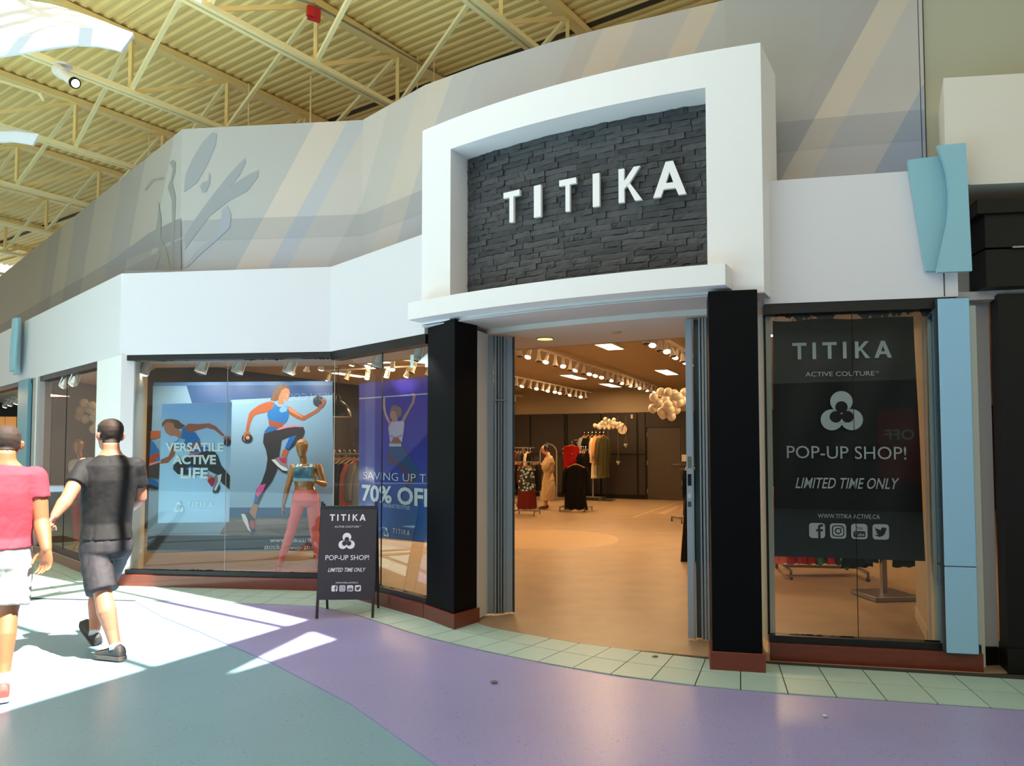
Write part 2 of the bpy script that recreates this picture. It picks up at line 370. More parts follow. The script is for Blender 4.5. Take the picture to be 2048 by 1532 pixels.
# --- entrance: left and right black pillars with red wood bases
def pillar(pts, label, zt):
    c = sum((v2(p) for p in pts), Vector((0, 0, 0)))/4; t = thing('pillar', label, 'pillar', (c.x, c.y, 0))
    ins = [c+(v2(p)-c)*.90 for p in pts]
    o = MB().prism(ins, .13, zt).build('shaft', BLACK, t); bevel(o, .003, 1)
    o = MB().prism([c+(v2(p)-c)*1.0 for p in pts], 0, .128).build('base', PLINTH, t); bevel(o, .003, 1); tag(o, 'red wood base')
pillar([(-.80, 6.86), (-.491, 6.431), (-.285, 6.715), (-.594, 7.15)], 'black square pillar left of the shop entrance on a red wood base', 2.665)
pillar([(1.375, 5.285), (1.737, 5.204), (1.82, 5.52), (1.45, 5.62)], 'black square pillar right of the shop entrance on a red wood base', 2.655)
# --- red wood plinths under the windows
for pts, nm in ((FRONT_L, 'left'), ([R0, R1], 'right')):
    b = tag(MB().build('baseboard_'+nm, PLINTH), kind='structure') if False else None
    mb = band(pts, 0, .10, 0, .128); o = tag(mb.build('baseboard_'+nm, PLINTH), kind='structure'); bevel(o, .003, 1)
# --- fascia and window heads
SEG_L = [LEND, A1, A2, A3]
fa = band(SEG_L, -.0, .30, 2.592, 3.525); tag(fa.build('wall_fascia_left', WHITE2), kind='structure')
RE = S(R0, R1, 1925); RF = v2(RE)
fr_ = band([R0, RE], 0, .55, 2.605, 3.525); tag(fr_.build('wall_fascia_right', WHITE2), kind='structure')
cv = S(R0, R1, 1897); x, n = basis(R0, R1)
MB().box((cv[0]+n.x*.001, cv[1]+n.y*.001, 2.70), (.006, .004, .18), math.atan2(x.y, x.x)).build('panel_joint', GROUT, bpy.data.objects['wall_fascia_right'])
# --- windows
LOCN = {}
def window(num, pts, label_px, seams, z0=.128, z1=2.592, hd=.075):
    t = bpy.data.objects.new('window_%d' % num, None); C.objects.link(t); tag(t, kind='structure'); t.location = (pts[0][0], pts[0][1], 0)
    band(pts, .035, .10, z0, z0+.05).build('sill', BLACKM, t)
    band(pts, .02, .12, z1-hd, z1).build('window_head', BLACKM, t)
    P = offs(pts, .07); allp = [P[0]]+[v2(s) for s in seams]+[P[-1]]
    return t, P
def pane(t, a, b, z0=.17, z1=2.53, gap=.004):
    a, b = v2(a), v2(b); d = (b-a).normalized(); MB().quad(a+d*gap+Vector((0, 0, z0)), b-d*gap+Vector((0, 0, z0)), b-d*gap+Vector((0, 0, z1)), a+d*gap+Vector((0, 0, z1))).build('pane', M_GLASS, t)
def seam(t, p, z0=.17, z1=2.53, w=.008, m=None):
    p = v2(p); MB().box((p.x, p.y, (z0+z1)/2), (w, w, z1-z0)).build('glass_joint', m or BLACKF, t)
PF = offs(FRONT_L, .075)
def on(A, B, px): q = pl(px, 900, A, B); return Vector((q.x, q.y, 0))
w1 = tag(thing('window_1', None, None, (A1[0], A1[1], 0)), kind='structure')
band([A1, A2], .035, .12, .128, .178).build('sill', BLACKM, w1); band([A1, A2], .01, .14, 2.53, 2.592).build('window_head', BLACKM, w1)
s1 = on(PF[1], PF[2], 453)
pane(w1, PF[1], s1); pane(w1, s1, PF[2]); seam(w1, s1, w=.005, m=STEEL); seam(w1, PF[1], w=.02); seam(w1, PF[2], w=.006, m=mat('pale_seal', 'b8b6a8'))
w2 = tag(thing('window_2', None, None, (A2[0], A2[1], 0)), kind='structure')
band([A2, A3], .035, .12, .128, .178).build('sill', BLACKM, w2); band([A2, A3], .01, .14, 2.50, 2.592).build('window_head', BLACKM, w2)
s2 = on(PF[2], PF[3], 764)
pane(w2, PF[2], s2, z1=2.5); pane(w2, s2, PF[3]+(PF[3]-PF[2])*.0, z1=2.5); seam(w2, s2, w=.011)
w4 = tag(thing('window_4', None, None, (A1[0], A1[1], 0)), kind='structure')
q190, q75, q62, q57, q37 = [v2(LW(p)) for p in (190, 75, 62, 57, 37)]
band([q75, q190], .035, .12, .128, .178).build('sill', BLACKM, w4); band([LEND, A1], .01, .14, 2.52, 2.592).build('window_head', BLACKM, w4)
s4 = on(PF[0], PF[1], 131)
pane(w4, on(PF[0], PF[1], 78), s4); pane(w4, s4, on(PF[0], PF[1], 190)); seam(w4, s4, w=.008)
w3 = tag(thing('window_3', None, None, (R0[0], R0[1], 0)), kind='structure')
band([R0, R1], .03, .12, .128, .178).build('sill', BLACKM, w3); band([R0, S(R0, R1, 1922)], .01, .14, 2.53, 2.607).build('window_head', BLACKM, w3)
PR = offs([R0, R1], .075)
s3 = on(PR[0], PR[1], 1709); r3 = on(PR[0], PR[1], 1889)
pane(w3, PR[0], s3); pane(w3, s3, r3); seam(w3, s3, w=.004, m=BLACKF); seam(w3, PR[0]+Vector((.005, 0, 0)), w=.014)
# ragged black sealant round the right-hand glass
def ragged(mb, P, Q, n, amp, base, side, k=70, seed=1):
    rr = random.Random(seed); P, Q = Vector(P), Vector(Q); side = Vector(side); w = 0; pts = []
    for i in range(k+1):
        w = max(0, min(1, w+rr.uniform(-.45, .45))); pts.append(P+(Q-P)*(i/k)+side*(base+amp*w*w)+Vector(n)*.004)
    for i in range(k): mb.quad(P+(Q-P)*(i/k)+Vector(n)*.004, P+(Q-P)*((i+1)/k)+Vector(n)*.004, pts[i+1], pts[i])
x3, n3 = basis(R0, R1); mb = MB(); zz = lambda p, z: Vector((p.x, p.y, z))
ragged(mb, zz(PR[0], 2.535), zz(r3, 2.535), n3, .045, .006, (0, 0, -1), 90, 3)
ragged(mb, zz(r3, .17), zz(r3, 2.53), n3, .028, .004, -x3, 110, 5)
ragged(mb, zz(PR[0], .175), zz(r3, .175), n3, .012, .002, (0, 0, 1), 90, 6)
mb.slab([zz(r3, 2.53)+n3*.004, zz(r3, 2.40)+n3*.004-x3*.01, zz(r3, 2.47)+n3*.004-x3*.09, zz(r3, 2.53)+n3*.004-x3*.04], n3*.002)
mb.build('sealant', BLACKM, w3)
x1, n1 = basis(A1, A2); mb = MB()
ragged(mb, zz(PF[1], .176), zz(PF[2], .176), n1, .014, .003, (0, 0, 1), 120, 8); ragged(mb, zz(PF[1], 2.532), zz(PF[2], 2.532), n1, .018, .002, (0, 0, -1), 120, 9)
mb.build('sealant', BLACKM, w1)
x2, n2 = basis(A2, A3); mb = MB()
ragged(mb, zz(PF[2], .176), zz(PF[3], .176), n2, .016, .003, (0, 0, 1), 90, 10); mb.build('sealant', BLACKM, w2)
# number on the glass
mb = MB(); put_text(mb, '14', pl(821, 735, PF[2], PF[3]), pl(862, 733, PF[2], PF[3]), .125, n2, .003, .02); mb.build('door_number', mat('mint_vinyl', 'b8d6cf', rough=.5), w2)
# white piers of the left wing
def pier(name, a, b, d0, d1, z0, z1, m, label, cat='pier'):
    o = band([a, b], d0, d1, z0, z1).build(name, m, loc=(a[0], a[1], 0)); bevel(o, .003, 1); return tag(o, label, cat)
pier('pier', LW(190), LW(238), -.0, .16, .128, 2.592, WHITE, 'white pier at the bend between the two left-hand windows')
pier('pier', q62, q75, 0, .16, .128, 2.592, mat('grey_pier', 'a9a3a6', rough=.6), 'narrow grey pier at the far end of the left wing window')
o = pier('pier', q37, q57, -.03, .12, .0, 2.592, mat('teal_pier', '6f9fb0', rough=.5), 'narrow teal blue pier beside the neighbouring shop at far left')
pier('door_post', q57, q62, .02, .16, 0, 2.592, BLACKF, 'thin black post between the teal and grey piers', 'post')
# inside partitions of the window bays
GREENW = mat('window_bay_paint', 'd3d9cf', rough=.7)
pa = PF[1]+Vector((.02, .10, 0)); pb = fl(287, 1136); mbw = MB(); d_ = (pb-pa).normalized(); nn = Vector((-d_.y, d_.x, 0))*.10
mbw.prism([pa, pb, pb+nn, pa+nn], .004, 2.62); tag(mbw.build('wall_bay_partition', GREENW), kind='structure')
pa = on(PF[0], PF[1], 84); pb = dp(131, 900, pa.y+1.9); pb.z = 0; d_ = (pb-pa).normalized(); nn = Vector((-d_.y, d_.x, 0))*.10
tag(MB().prism([pa, pb, pb+nn, pa+nn], .004, 2.62).build('wall_bay_far', GREENW), kind='structure')
MB().prism([pb-d_*.02, pb+d_*.10, pb+d_*.10-nn*1.2, pb-d_*.02-nn*1.2], .004, 2.62).build('edge_post', mat('edge_paint', 'b8b9ac', rough=.7), bpy.data.objects['wall_bay_far'])
# right window jambs and shop partition
pj = PR[0]; j0 = fl(1536, 1272); MB().prism([(pj.x+.01, pj.y+.02), (pj.x+.06, pj.y+.02), (pj.x+.13, pj.y+.30), (pj.x+.05, pj.y+.34)], .10, 2.56).build('wall_jamb_right_window_left', GREENW)
tag(bpy.data.objects['wall_jamb_right_window_left'], kind='structure')
wa = on(PR[0], PR[1], 1888); wb_ = fl(1862, 1288)
mb = MB(); mb.prism([(3.00, 5.385), (3.32, 5.33), (3.42, 5.95), (3.302, 6.022)], .004, 2.56); tag(mb.build('wall_bay_right', GREENW), kind='structure')
mb = MB(); mb.prism([(3.302, 6.022), (3.68, 6.90), (3.80, 6.86), (3.42, 5.95)], .004, 3.35); o = tag(mb.build('wall_partition_right', mat('warm_partition', 'cdbf9f', rough=.7)), kind='structure')
MB().prism([(3.292, 6.026), (3.67, 6.905), (3.68, 6.90), (3.302, 6.02)], .004, .10).build('skirting', mat('warm_skirting', 'd8ccb0', rough=.5), o)
# --- blue pier and wave panels on the right
x, n = basis(R0, R1); pA = v2(S(R0, R1, 1878)); pB = v2(S(R0, R1, 1941))
t = thing('blue_pier', 'light blue clad pier right of the banner window above the red plinth', 'pier', (pA.x, pA.y, .13))
for z0, z1 in ((.135, .722), (.728, 2.585)):
    o = MB().prism([pA+n*.055, pB+n*.055, pB-n*.10, pA-n*.10], z0, z1).build('panel', BLUE2, t); bevel(o, .004, 1)
MB().prism([pA+n*.045, pB+n*.045, pB-n*.09, pA-n*.09], .13, 2.59).build('core', GROUT, t)
def wave(A, B, pxs, label, m, sw=1.0):
    x, n = basis(A, B); t = thing('wave_panel', label, 'wall panel', tuple(pl(pxs[0][0], pxs[0][1], A, B)))
    a = [pl(p, q, A, B)+n*.05 for p, q in pxs]
    MB().slab(a, -n*.04).build('rear_board', m, t)
    return t, x, n
t, x, n = wave(R0, R1, [(1812, 325), (1878, 316), (1898, 330), (1900, 470), (1880, 545), (1848, 545)], 'pair of overlapping sky blue curved boards on the white fascia at right', BLUE)
cur = [(1862, 305), (1868, 318), (1876, 340), (1882, 365), (1885, 395), (1885, 425), (1882, 455), (1876, 485), (1868, 520), (1862, 553), (1930, 550), (1918, 300)]
MB().slab([pl(p, q, R0, R1)+n*.13 for p, q in cur], -n*.035).build('front_board', BLUE, t)
t = thing('wave_panel', 'pair of slanted teal boards standing off the fascia at far left', 'wall panel', tuple(pl(50, 700, A1, L0)))
xw, nw = basis(A1, L0)
MB().slab([pl(p, q, A1, L0)+nw*.05 for p, q in ((41, 640), (50, 636), (47, 748), (37, 751))], nw*.03).build('rear_board', BLUE, t)
MB().slab([pl(p, q, A1, L0)+nw*.16 for p, q in ((53, 641), (60, 638), (57, 690), (53, 742), (47, 745), (48, 700))], nw*.03).build('front_board', BLUE, t)
# --- bowed white sign frame
FL_, FR_ = Vector((-.828, 6.81, 0)), Vector((1.796, 5.297, 0)); cx, cn = basis(FL_, FR_); CL = (FR_-FL_).length; BOW = .17
def bow(t, d=0.0, z=0.0): return FL_+(FR_-FL_)*t+cn*(BOW*4*t*(1-t)+d)+Vector((0, 0, z))
def bowbar(t0, t1, d0, d1, z0, z1, k=24, mb=None):
    mb = mb or MB(); ts = [t0+(t1-t0)*i/k for i in range(k+1)]; b = len(mb.v)
    for t in ts:
        for d, z in ((d1, z0), (d1, z1), (d0, z1), (d0, z0)): mb.v.append(tuple(bow(t, d, z)))
    for i in range(k):
        for j in range(4): mb.f.append((b+i*4+j, b+(i+1)*4+j, b+(i+1)*4+(j+1) % 4, b+i*4+(j+1) % 4)); mb.m.append(0)
    mb.f += [(b, b+1, b+2, b+3), (b+k*4+3, b+k*4+2, b+k*4+1, b+k*4)]; mb.m += [0, 0]; return mb
t = thing('sign_frame', 'large bowed white frame above the shop entrance around dark stonework', 'sign frame', tuple(bow(.5, -.2, 2.65)))
tl, tr = .121, .874
def bb(name, *a, m=None, par=t):
    mb = bowbar(*a); o = mb.build(name, m or WHITE, par)
    bm = bmesh.new(); bm.from_mesh(o.data); bmesh.ops.recalc_face_normals(bm, faces=bm.faces); bm.to_mesh(o.data); bm.free()
    autosmooth(o, 30); return o
bb('post', 0, tl, -.55, 0, 2.665, 4.47, 6); bb('post', tr, 1, -.55, 0, 2.655, 4.47, 6)
bb('lintel', tl, tr, -.55, 0, 4.20, 4.47, 24); bb('lower_rail', tl, tr, -.55, -.02, 2.66, 2.80, 24)
bb('ledge', .0, .93, 0, .20, 2.68, 2.832, 28)
bb('back_panel', tl-.01, tr+.01, -.50, -.30, 2.78, 4.25, 20, m=mat('backing', '202224', rough=.9))
# --- stacked stone wall with its stones
t = thing('stone_wall', 'dark charcoal wall of stacked split stones inside the white frame', 'stone wall', tuple(bow(.5, -.28, 2.8)))
STONE = [mat('charcoal_stone_%s' % k, c, rough=.62, bump=.5, bscale=28, var=.15, vscale=14, bdist=.008) for k, c in (('dark', '3e3f42'), ('mid', '48494b'), ('light', '515254'))]
bb('mortar_bed', tl, tr, -.33, -.288, 2.79, 4.23, 20, m=mat('black_mortar', '17181a', rough=.9), par=t)
bvar = []
for k in range(14):
    nx, nz = 6, 2; b = MB(); rr = random.Random(k+50); g = {}
    ch = [[rr.uniform(-.5, 1) for j in range(nz+1)] for i in range(nx+1)]; cut = rr.uniform(.2, .8)
    for i in range(nx+1):
        for j in range(nz+1):
            e = i in (0, nx) or j in (0, nz); d = .012+.008*ch[i][j]+(.006 if i/nx > cut else 0)+(-.004 if e else .003)
            g[i, j] = len(b.v); b.v.append((i/nx-.5, -d, j/nz-.5+(rr.uniform(-.06, .06) if j in (0, nz) and 0 < i < nx else 0)))
    for i in range(nx):
        for j in range(nz): b.f.append((g[i, j], g[i+1, j], g[i+1, j+1], g[i, j+1])); b.m.append(0)
    edge = [g[i, 0] for i in range(nx+1)]+[g[nx, j] for j in range(1, nz+1)]+[g[i, nz] for i in range(nx-1, -1, -1)]+[g[0, j] for j in range(nz-1, 0, -1)]
    back = []
    for e in edge: v = b.v[e]; back.append(len(b.v)); b.v.append((v[0], .01, v[2]))
    for i in range(len(edge)): j = (i+1) % len(edge); b.f.append((edge[j], edge[i], back[i], back[j])); b.m.append(0)
    for mm in STONE: bvar.append(b.mesh('brick', mm))
rows = 28; zb, zt = 2.815, 4.20; rh = (zt-zb)/rows; Lw = (tr-tl)*CL; nb = 0
for r in range(rows):
    u = -R.uniform(0, .2)
    while u < Lw-.01:
        L = R.choice([.16, .2, .22, .26, .3, .34])*R.uniform(.9, 1.1); a, b_ = max(0, u), min(Lw, u+L); u += L
        if b_-a < .03: continue
        tt = tl+(a+b_)/2/CL; me = R.choice(bvar); p = bow(tt, -.288, zb+rh*(r+.5)); dv = bow(tt+.01, 0)-bow(tt-.01, 0)
        o = bpy.data.objects.new('brick', me); C.objects.link(o); o.parent = t; o.location = p-t.location; o.rotation_euler = (0, 0, math.atan2(dv.y, dv.x)); o.scale = (b_-a-.003, R.uniform(.8, 1.3), rh-.003); nb += 1
# --- raised letters
t = thing('shop_sign', 'raised white capital letters TITIKA spaced across the dark stone wall', 'sign', tuple(bow(.5, -.25, 3.48)))
LP = [('T', 1010.7, 1043), ('I', 1072, 1086), ('T', 1123, 1157), ('I', 1190.5, 1204), ('K', 1242.5, 1290), ('A', 1312, 1379)]
SA, SB = bow(0, -.235), bow(1, -.235)
def bowx(px, z):                                     # where the photo's column px meets the bowed sign surface
    lo, hi = 0.0, 1.0
    for _ in range(40):
        m = (lo+hi)/2; p = bow(m, -.235)
        if p.x/p.y < (px-1024)/F: lo = m
        else: hi = m
    return lo
GW = {'T': .83, 'I': .21, 'K': .86, 'A': .98}
LM = mat('sign_letter_white', 'f1f0f0', rough=.5)
for g, a, b in LP:
    ta, tb = bowx(a, 0), bowx(b, 0); Pa, Pb = bow(ta, -.235), bow(tb, -.235); xx = (Pb-Pa); L = xx.length; xx.normalize(); nn = Vector((xx.y, -xx.x, 0))
    h = .272; mb = MB(); glyph(mb, g, Vector((Pa.x, Pa.y, 3.492))-nn*0, xx, Vector((0, 0, 1)), nn, h, L/(GW[g]*h), .03)
    o = mb.build('letter', LM, t)
# --- soffit over the entrance and behind the windows
sof = MB(); inner = [fl(-300, 745, 2.62), fl(300, 732, 2.62), fl(665, 728, 2.62), Vector((.022, 8.023, 2.62)), Vector((1.664, 7.13, 2.62)), Vector((3.3, 6.6, 2.62)), Vector((4.6, 6.3, 2.62))]

op = offs([tuple(LEND[:2]), A1, A2, A3], .12); op = [Vector((p.x, p.y, 0)) for p in op]
poly = [p[:2] for p in op]+[tuple(bow(t_, -.50)[:2]) for t_ in (.1, .3, .5, .7, .9)]+[(R0[0]+.02, R0[1]+.12), (3.3, 5.33), (4.6, 5.0), (4.6, 6.3), (3.3, 6.6), (1.664, 7.13), (.022, 8.023), tuple(inner[2][:2]), tuple(inner[1][:2]), (LEND.x+2, LEND.y+2)]
sof.prism(poly, 2.60, 2.66); tag(sof.build('ceiling_window_soffit', mat('soffit_paint', 'd6cfc8', rough=.7)), kind='structure')
MB().prism([tuple(bow(t_, .0)[:2]) for t_ in (0, .15, .3, .45, .6, .75, .9, 1)]+[tuple(bow(t_, -.55)[:2]) for t_ in (1, .9, .75, .6, .45, .3, .15, .03)], 2.645, 2.655).build('ceiling_entrance_soffit', mat('entrance_soffit_paint', 'd0cbc9', rough=.7))
tag(bpy.data.objects['ceiling_entrance_soffit'], kind='structure')
dr = MB(); ip = [LEND+Vector((2, 2, 0)), inner[1], inner[2], inner[3], inner[4], inner[5], inner[6]]
for a, b in zip(ip[:-1], ip[1:]):
    a, b = v2(a), v2(b); xx, nn = basis(a, b); dr.prism([a, b, b-nn*.08, a-nn*.08], 2.60, 3.36)
tag(dr.build('wall_drop_face', SHOPLIGHT), kind='structure')
# --- folding grille doors and the left jamb wall
tag(MB().prism([(-.31, 6.72), (-.225, 6.96), (-.30, 7.05), (-.42, 6.80)], .02, 2.60).build('wall_entrance_jamb', JAMBW), kind='structure')
gx = Vector((.253, .085, 0)).normalized(); gn = Vector((gx.y, -gx.x, 0))
def gate(pxs, A, B, zt, label, lock=False):
    p0 = on(A, B, pxs[0][0]); t = thing('folding_door', label, 'folding door', (p0.x, p0.y, .02)); xx, nn = basis(A, B)
    for (a, b, off, m) in pxs:
        qa, qb = on(A, B, a), on(A, B, b)
        o = MB().prism([qa+nn*off, qb+nn*off, qb+nn*(off-.045), qa+nn*(off-.045)], .02, zt).build('panel', m, t)
    return t, xx, nn
GA, GB = (-.225, 6.96), (.028, 7.045)
t, xx, nn = gate([(975, 987, 0, GATE), (988, 991, .03, GATE), (992, 994, .01, GATED), (994.5, 997, .03, GATE), (997.5, 999, .01, GATED), (999.5, 1002, .03, GATE), (1002.5, 1004.5, .01, GATED), (1005, 1008, .035, GATE), (1009, 1025, 0, mat('gate_leaf', '9aa6b0', rough=.35, metal=.25)), (1025.5, 1028, .02, GATED)], GA, GB, 2.585, 'folded grey metal door leaves stacked at the left of the entrance')
hb = on(GA, GB, 983); hc = on(GA, GB, 1012)
MB().bar(Vector((hb.x, hb.y, 1.985))+nn*.045, Vector((hc.x, hc.y, 1.985))+nn*.045, .012).build('latch_bar', STEEL, t)
GA2, GB2 = (1.414, 6.10), (1.60, 6.04)
t, xx, nn = gate([(1373, 1384, .02, mat('gate_leaf', '9aa6b0')), (1384.5, 1388, .05, GATE), (1389, 1399, -.02, mat('gate_glass', '2f4a4a', rough=.15)), (1400, 1403, .05, GATE), (1403.5, 1406, .02, GATED), (1406, 1410, .05, GATE), (1410.5, 1412, .02, GATED), (1412, 1416, .05, GATE), (1416.5, 1418, .02, GATED), (1418, 1425, .05, GATE)], GA2, GB2, 2.59, 'folded grey metal door leaves with locks at the right of the entrance')
for (y0, y1, c, nm) in ((913, 936, '6d7464', 'lock_plate'), (948, 971, '15181a', 'lock_plate'), (987, 996, 'c9ccd0', 'keyhole'), (1003, 1013, '4a5157', 'keyhole')):
    a = pl(1376, y1, GA2, GB2); b = pl(1383, y0, GA2, GB2); MB().slab([a+nn*.021, Vector((b.x, b.y, a.z))+nn*.021, b+nn*.021, Vector((a.x, a.y, b.z))+nn*.021], nn*.004).build(nm, mat('lock_'+c, c, rough=.3, metal=.5), t)
dk = fl(1090, 677, 2.6)
t = thing('downlight', 'round recessed downlight glowing in the entrance soffit', 'downlight', tuple(dk))
MB().lathe([(.085, -.006), (.085, .0)], dk, 24).build('trim_ring', BLACKF, t); MB().lathe([(.076, -.009), (.076, -.004)], dk, 24).build('lens', mat('downlight_glow', 'ffffff', emit='ffe27a', es=1.3), t)
dk = fl(1233, 664, 2.6); tag(MB().lathe([(.035, -.012), (.05, 0)], dk, 20).build('sprinkler_plate', mat('sprinkler_pl', 'b9a898', rough=.4), loc=dk), 'small round sprinkler plate in the soffit beside the downlight', 'sprinkler')
# --- mural walls above the fascia
MU = [(-11.233, 16.301), (-3.887, 8.686), (-1.715, 8.443), (-1.30, 8.02), (-.902, 7.613), (-.30, 7.19), (.353, 6.797), (.78, 6.58), (1.206, 6.392), (1.789, 6.136), (2.5, 5.95), (3.25, 5.79)]
e0 = v2(MU[0])+(v2(MU[0])-v2(MU[1])).normalized()*10; MUF = [tuple(e0[:2])]+MU
def muralmat():
    m = mat('mural_paint', 'b5b2ae', rough=.7); nt = m.node_tree; p = nt.nodes['Principled BSDF']; N = nt.nodes.new; K = nt.links.new
    uv = N('ShaderNodeUVMap'); uv.uv_map = 'UVMap'; sx = N('ShaderNodeSeparateXYZ'); K(uv.outputs[0], sx.inputs[0])
    mu = N('ShaderNodeMath'); mu.operation = 'MULTIPLY_ADD'; K(sx.outputs['Y'], mu.inputs[0]); mu.inputs[1].default_value = -.55; K(sx.outputs['X'], mu.inputs[2])
    sc1 = N('ShaderNodeMapRange'); K(mu.outputs[0], sc1.inputs['Value']); sc1.inputs['From Min'].default_value = -12; sc1.inputs['From Max'].default_value = 8
    rp = N('ShaderNodeValToRGB'); rp.color_ramp.interpolation = 'CONSTANT'; K(sc1.outputs[0], rp.inputs[0])
    st = MSTOPS; cr = rp.color_ramp
    while len(cr.elements) < len(st): cr.elements.new(.5)
    for e, (w, c) in zip(cr.elements, st): e.position = (w+12)/20; e.color = lin(c)
    # horizontal painted bands by height
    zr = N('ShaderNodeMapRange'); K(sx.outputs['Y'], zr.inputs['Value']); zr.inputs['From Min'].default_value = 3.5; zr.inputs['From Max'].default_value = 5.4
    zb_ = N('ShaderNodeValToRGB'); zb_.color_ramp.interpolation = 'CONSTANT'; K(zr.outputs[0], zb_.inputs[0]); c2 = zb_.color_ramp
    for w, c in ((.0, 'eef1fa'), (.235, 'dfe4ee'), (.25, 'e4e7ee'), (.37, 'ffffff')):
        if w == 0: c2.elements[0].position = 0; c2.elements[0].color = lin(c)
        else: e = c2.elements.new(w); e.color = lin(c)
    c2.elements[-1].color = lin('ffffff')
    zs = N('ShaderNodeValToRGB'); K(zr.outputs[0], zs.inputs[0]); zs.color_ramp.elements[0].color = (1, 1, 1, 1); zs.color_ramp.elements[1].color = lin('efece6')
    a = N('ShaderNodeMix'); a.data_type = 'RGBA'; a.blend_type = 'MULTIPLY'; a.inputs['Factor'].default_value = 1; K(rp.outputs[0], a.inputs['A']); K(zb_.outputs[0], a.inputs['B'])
    b = N('ShaderNodeMix'); b.data_type = 'RGBA'; b.blend_type = 'MULTIPLY'; b.inputs['Factor'].default_value = 1; K(a.outputs['Result'], b.inputs['A']); K(zs.outputs[0], b.inputs['B'])
    K(b.outputs['Result'], p.inputs['Base Color']); return m
# arc length measured from the corner at px 365 (MU[1]); w = u - .55 z
def wof(px, py):
    acc = 0; P = [v2(p) for p in MU]
    for i in range(1, len(P)-1):
        q = pl(px, py, P[i], P[i+1]); s = (v2(q)-P[i]).dot((P[i+1]-P[i]).normalized()); L = (P[i+1]-P[i]).length
        if -.001 <= s <= L+.001: return acc+s-.55*q.z
        acc += L
    return None
G1, G2, LT, BL, LB = 'b4b1ad', 'c0bbb4', 'd6cabd', '9fa9bd', 'b9bdc8'
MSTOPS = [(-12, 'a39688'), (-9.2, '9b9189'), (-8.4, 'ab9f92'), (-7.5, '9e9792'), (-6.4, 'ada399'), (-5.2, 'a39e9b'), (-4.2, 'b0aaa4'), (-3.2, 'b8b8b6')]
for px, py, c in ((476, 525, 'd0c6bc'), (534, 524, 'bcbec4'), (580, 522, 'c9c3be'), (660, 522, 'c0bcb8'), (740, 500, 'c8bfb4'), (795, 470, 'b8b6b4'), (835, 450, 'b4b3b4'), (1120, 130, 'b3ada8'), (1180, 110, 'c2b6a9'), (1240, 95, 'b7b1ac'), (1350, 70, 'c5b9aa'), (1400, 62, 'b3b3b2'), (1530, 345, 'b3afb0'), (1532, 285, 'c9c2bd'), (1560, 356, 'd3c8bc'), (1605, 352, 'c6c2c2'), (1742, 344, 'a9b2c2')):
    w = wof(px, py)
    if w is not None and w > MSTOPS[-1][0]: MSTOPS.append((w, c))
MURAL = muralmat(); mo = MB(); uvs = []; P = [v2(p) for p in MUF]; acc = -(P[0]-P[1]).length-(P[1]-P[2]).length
for a, b in zip(P[:-1], P[1:]):
    L = (b-a).length; _, nn = basis(a, b)
    mo.quad(a+Vector((0, 0, 3.45)), b+Vector((0, 0, 3.45)), b+Vector((0, 0, 5.3)), a+Vector((0, 0, 5.3))); uvs += [(acc, 3.45), (acc+L, 3.45), (acc+L, 5.3), (acc, 5.3)]
    a2, b2 = a-nn*.12, b-nn*.12; mo.quad(b2+Vector((0, 0, 3.45)), a2+Vector((0, 0, 3.45)), a2+Vector((0, 0, 5.3)), b2+Vector((0, 0, 5.3))); uvs += [(0, 6)]*4
    mo.quad(a+Vector((0, 0, 5.3)), b+Vector((0, 0, 5.3)), b2+Vector((0, 0, 5.3)), a2+Vector((0, 0, 5.3))); uvs += [(0, 6)]*4
    acc += L
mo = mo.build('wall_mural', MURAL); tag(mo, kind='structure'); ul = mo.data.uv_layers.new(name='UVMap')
for i, q in enumerate(uvs): ul.data[i].uv = q
# shelf behind the fascia up to the mural
_q = offs(FRONT_L, .16)
MB().prism([tuple(p[:2]) for p in _q]+[(-.5, 7.25), (.4, 6.75), (1.3, 6.25), (1.95, 5.9), (R0[0]+.1, R0[1]+.1), R1, MU[-1], MU[9], MU[6], MU[4], MU[2], MU[1], MU[0]], 3.40, 3.45).build('ceiling_fascia_top', WHITE2); tag(bpy.data.objects['ceiling_fascia_top'], kind='structure')
# painted leaves and flowers on the mural
def paint(polys, A, B, col, nm, lift=.004):
    x, n = basis(A, B); mb = MB()
    for k, pl_ in enumerate(polys): mb.add([pl(px, py, A, B)+n*(lift+k*.0006) for px, py in pl_], [tuple(range(len(pl_)))])
    mb.build(nm, mat('paint_'+col, col, rough=.7), mo)
E_, F_, G_ = MU[1], MU[2], MU[0]
paint([[(368, 385), (371, 350), (385, 318), (405, 285), (425, 264), (434, 268), (432, 290), (415, 330), (395, 365)],
       [(370, 470), (400, 425), (430, 385), (462, 345), (490, 316), (492, 324), (480, 350), (462, 372), (500, 348), (518, 340), (516, 355), (495, 382), (458, 402), (420, 432), (385, 478), (370, 500)],
       [(404, 385), (401, 372), (405, 365), (416, 362), (418, 345), (421, 350), (420, 368), (412, 385)]], E_, F_, '969a9c', 'painted_flower')
paint([[(445, 420), (455, 412), (463, 430), (460, 455), (440, 475), (400, 510), (375, 535), (368, 535), (395, 500), (430, 472), (440, 450)]], E_, F_, '9ea4ae', 'painted_stem', .006)
paint([[(346, 338), (340, 325), (346, 320), (352, 325), (351, 345), (345, 365), (352, 392), (350, 450), (346, 540), (340, 540), (345, 440), (344, 400), (336, 375), (343, 355)],
       [(290, 378), (305, 358), (328, 354), (326, 358), (308, 362), (292, 382)], [(308, 480), (316, 440), (318, 405), (324, 440), (322, 475), (334, 500), (342, 540), (330, 540), (322, 505)], [(318, 500), (322, 510), (312, 540), (300, 540)]], G_, E_, '90908d', 'painted_flower')
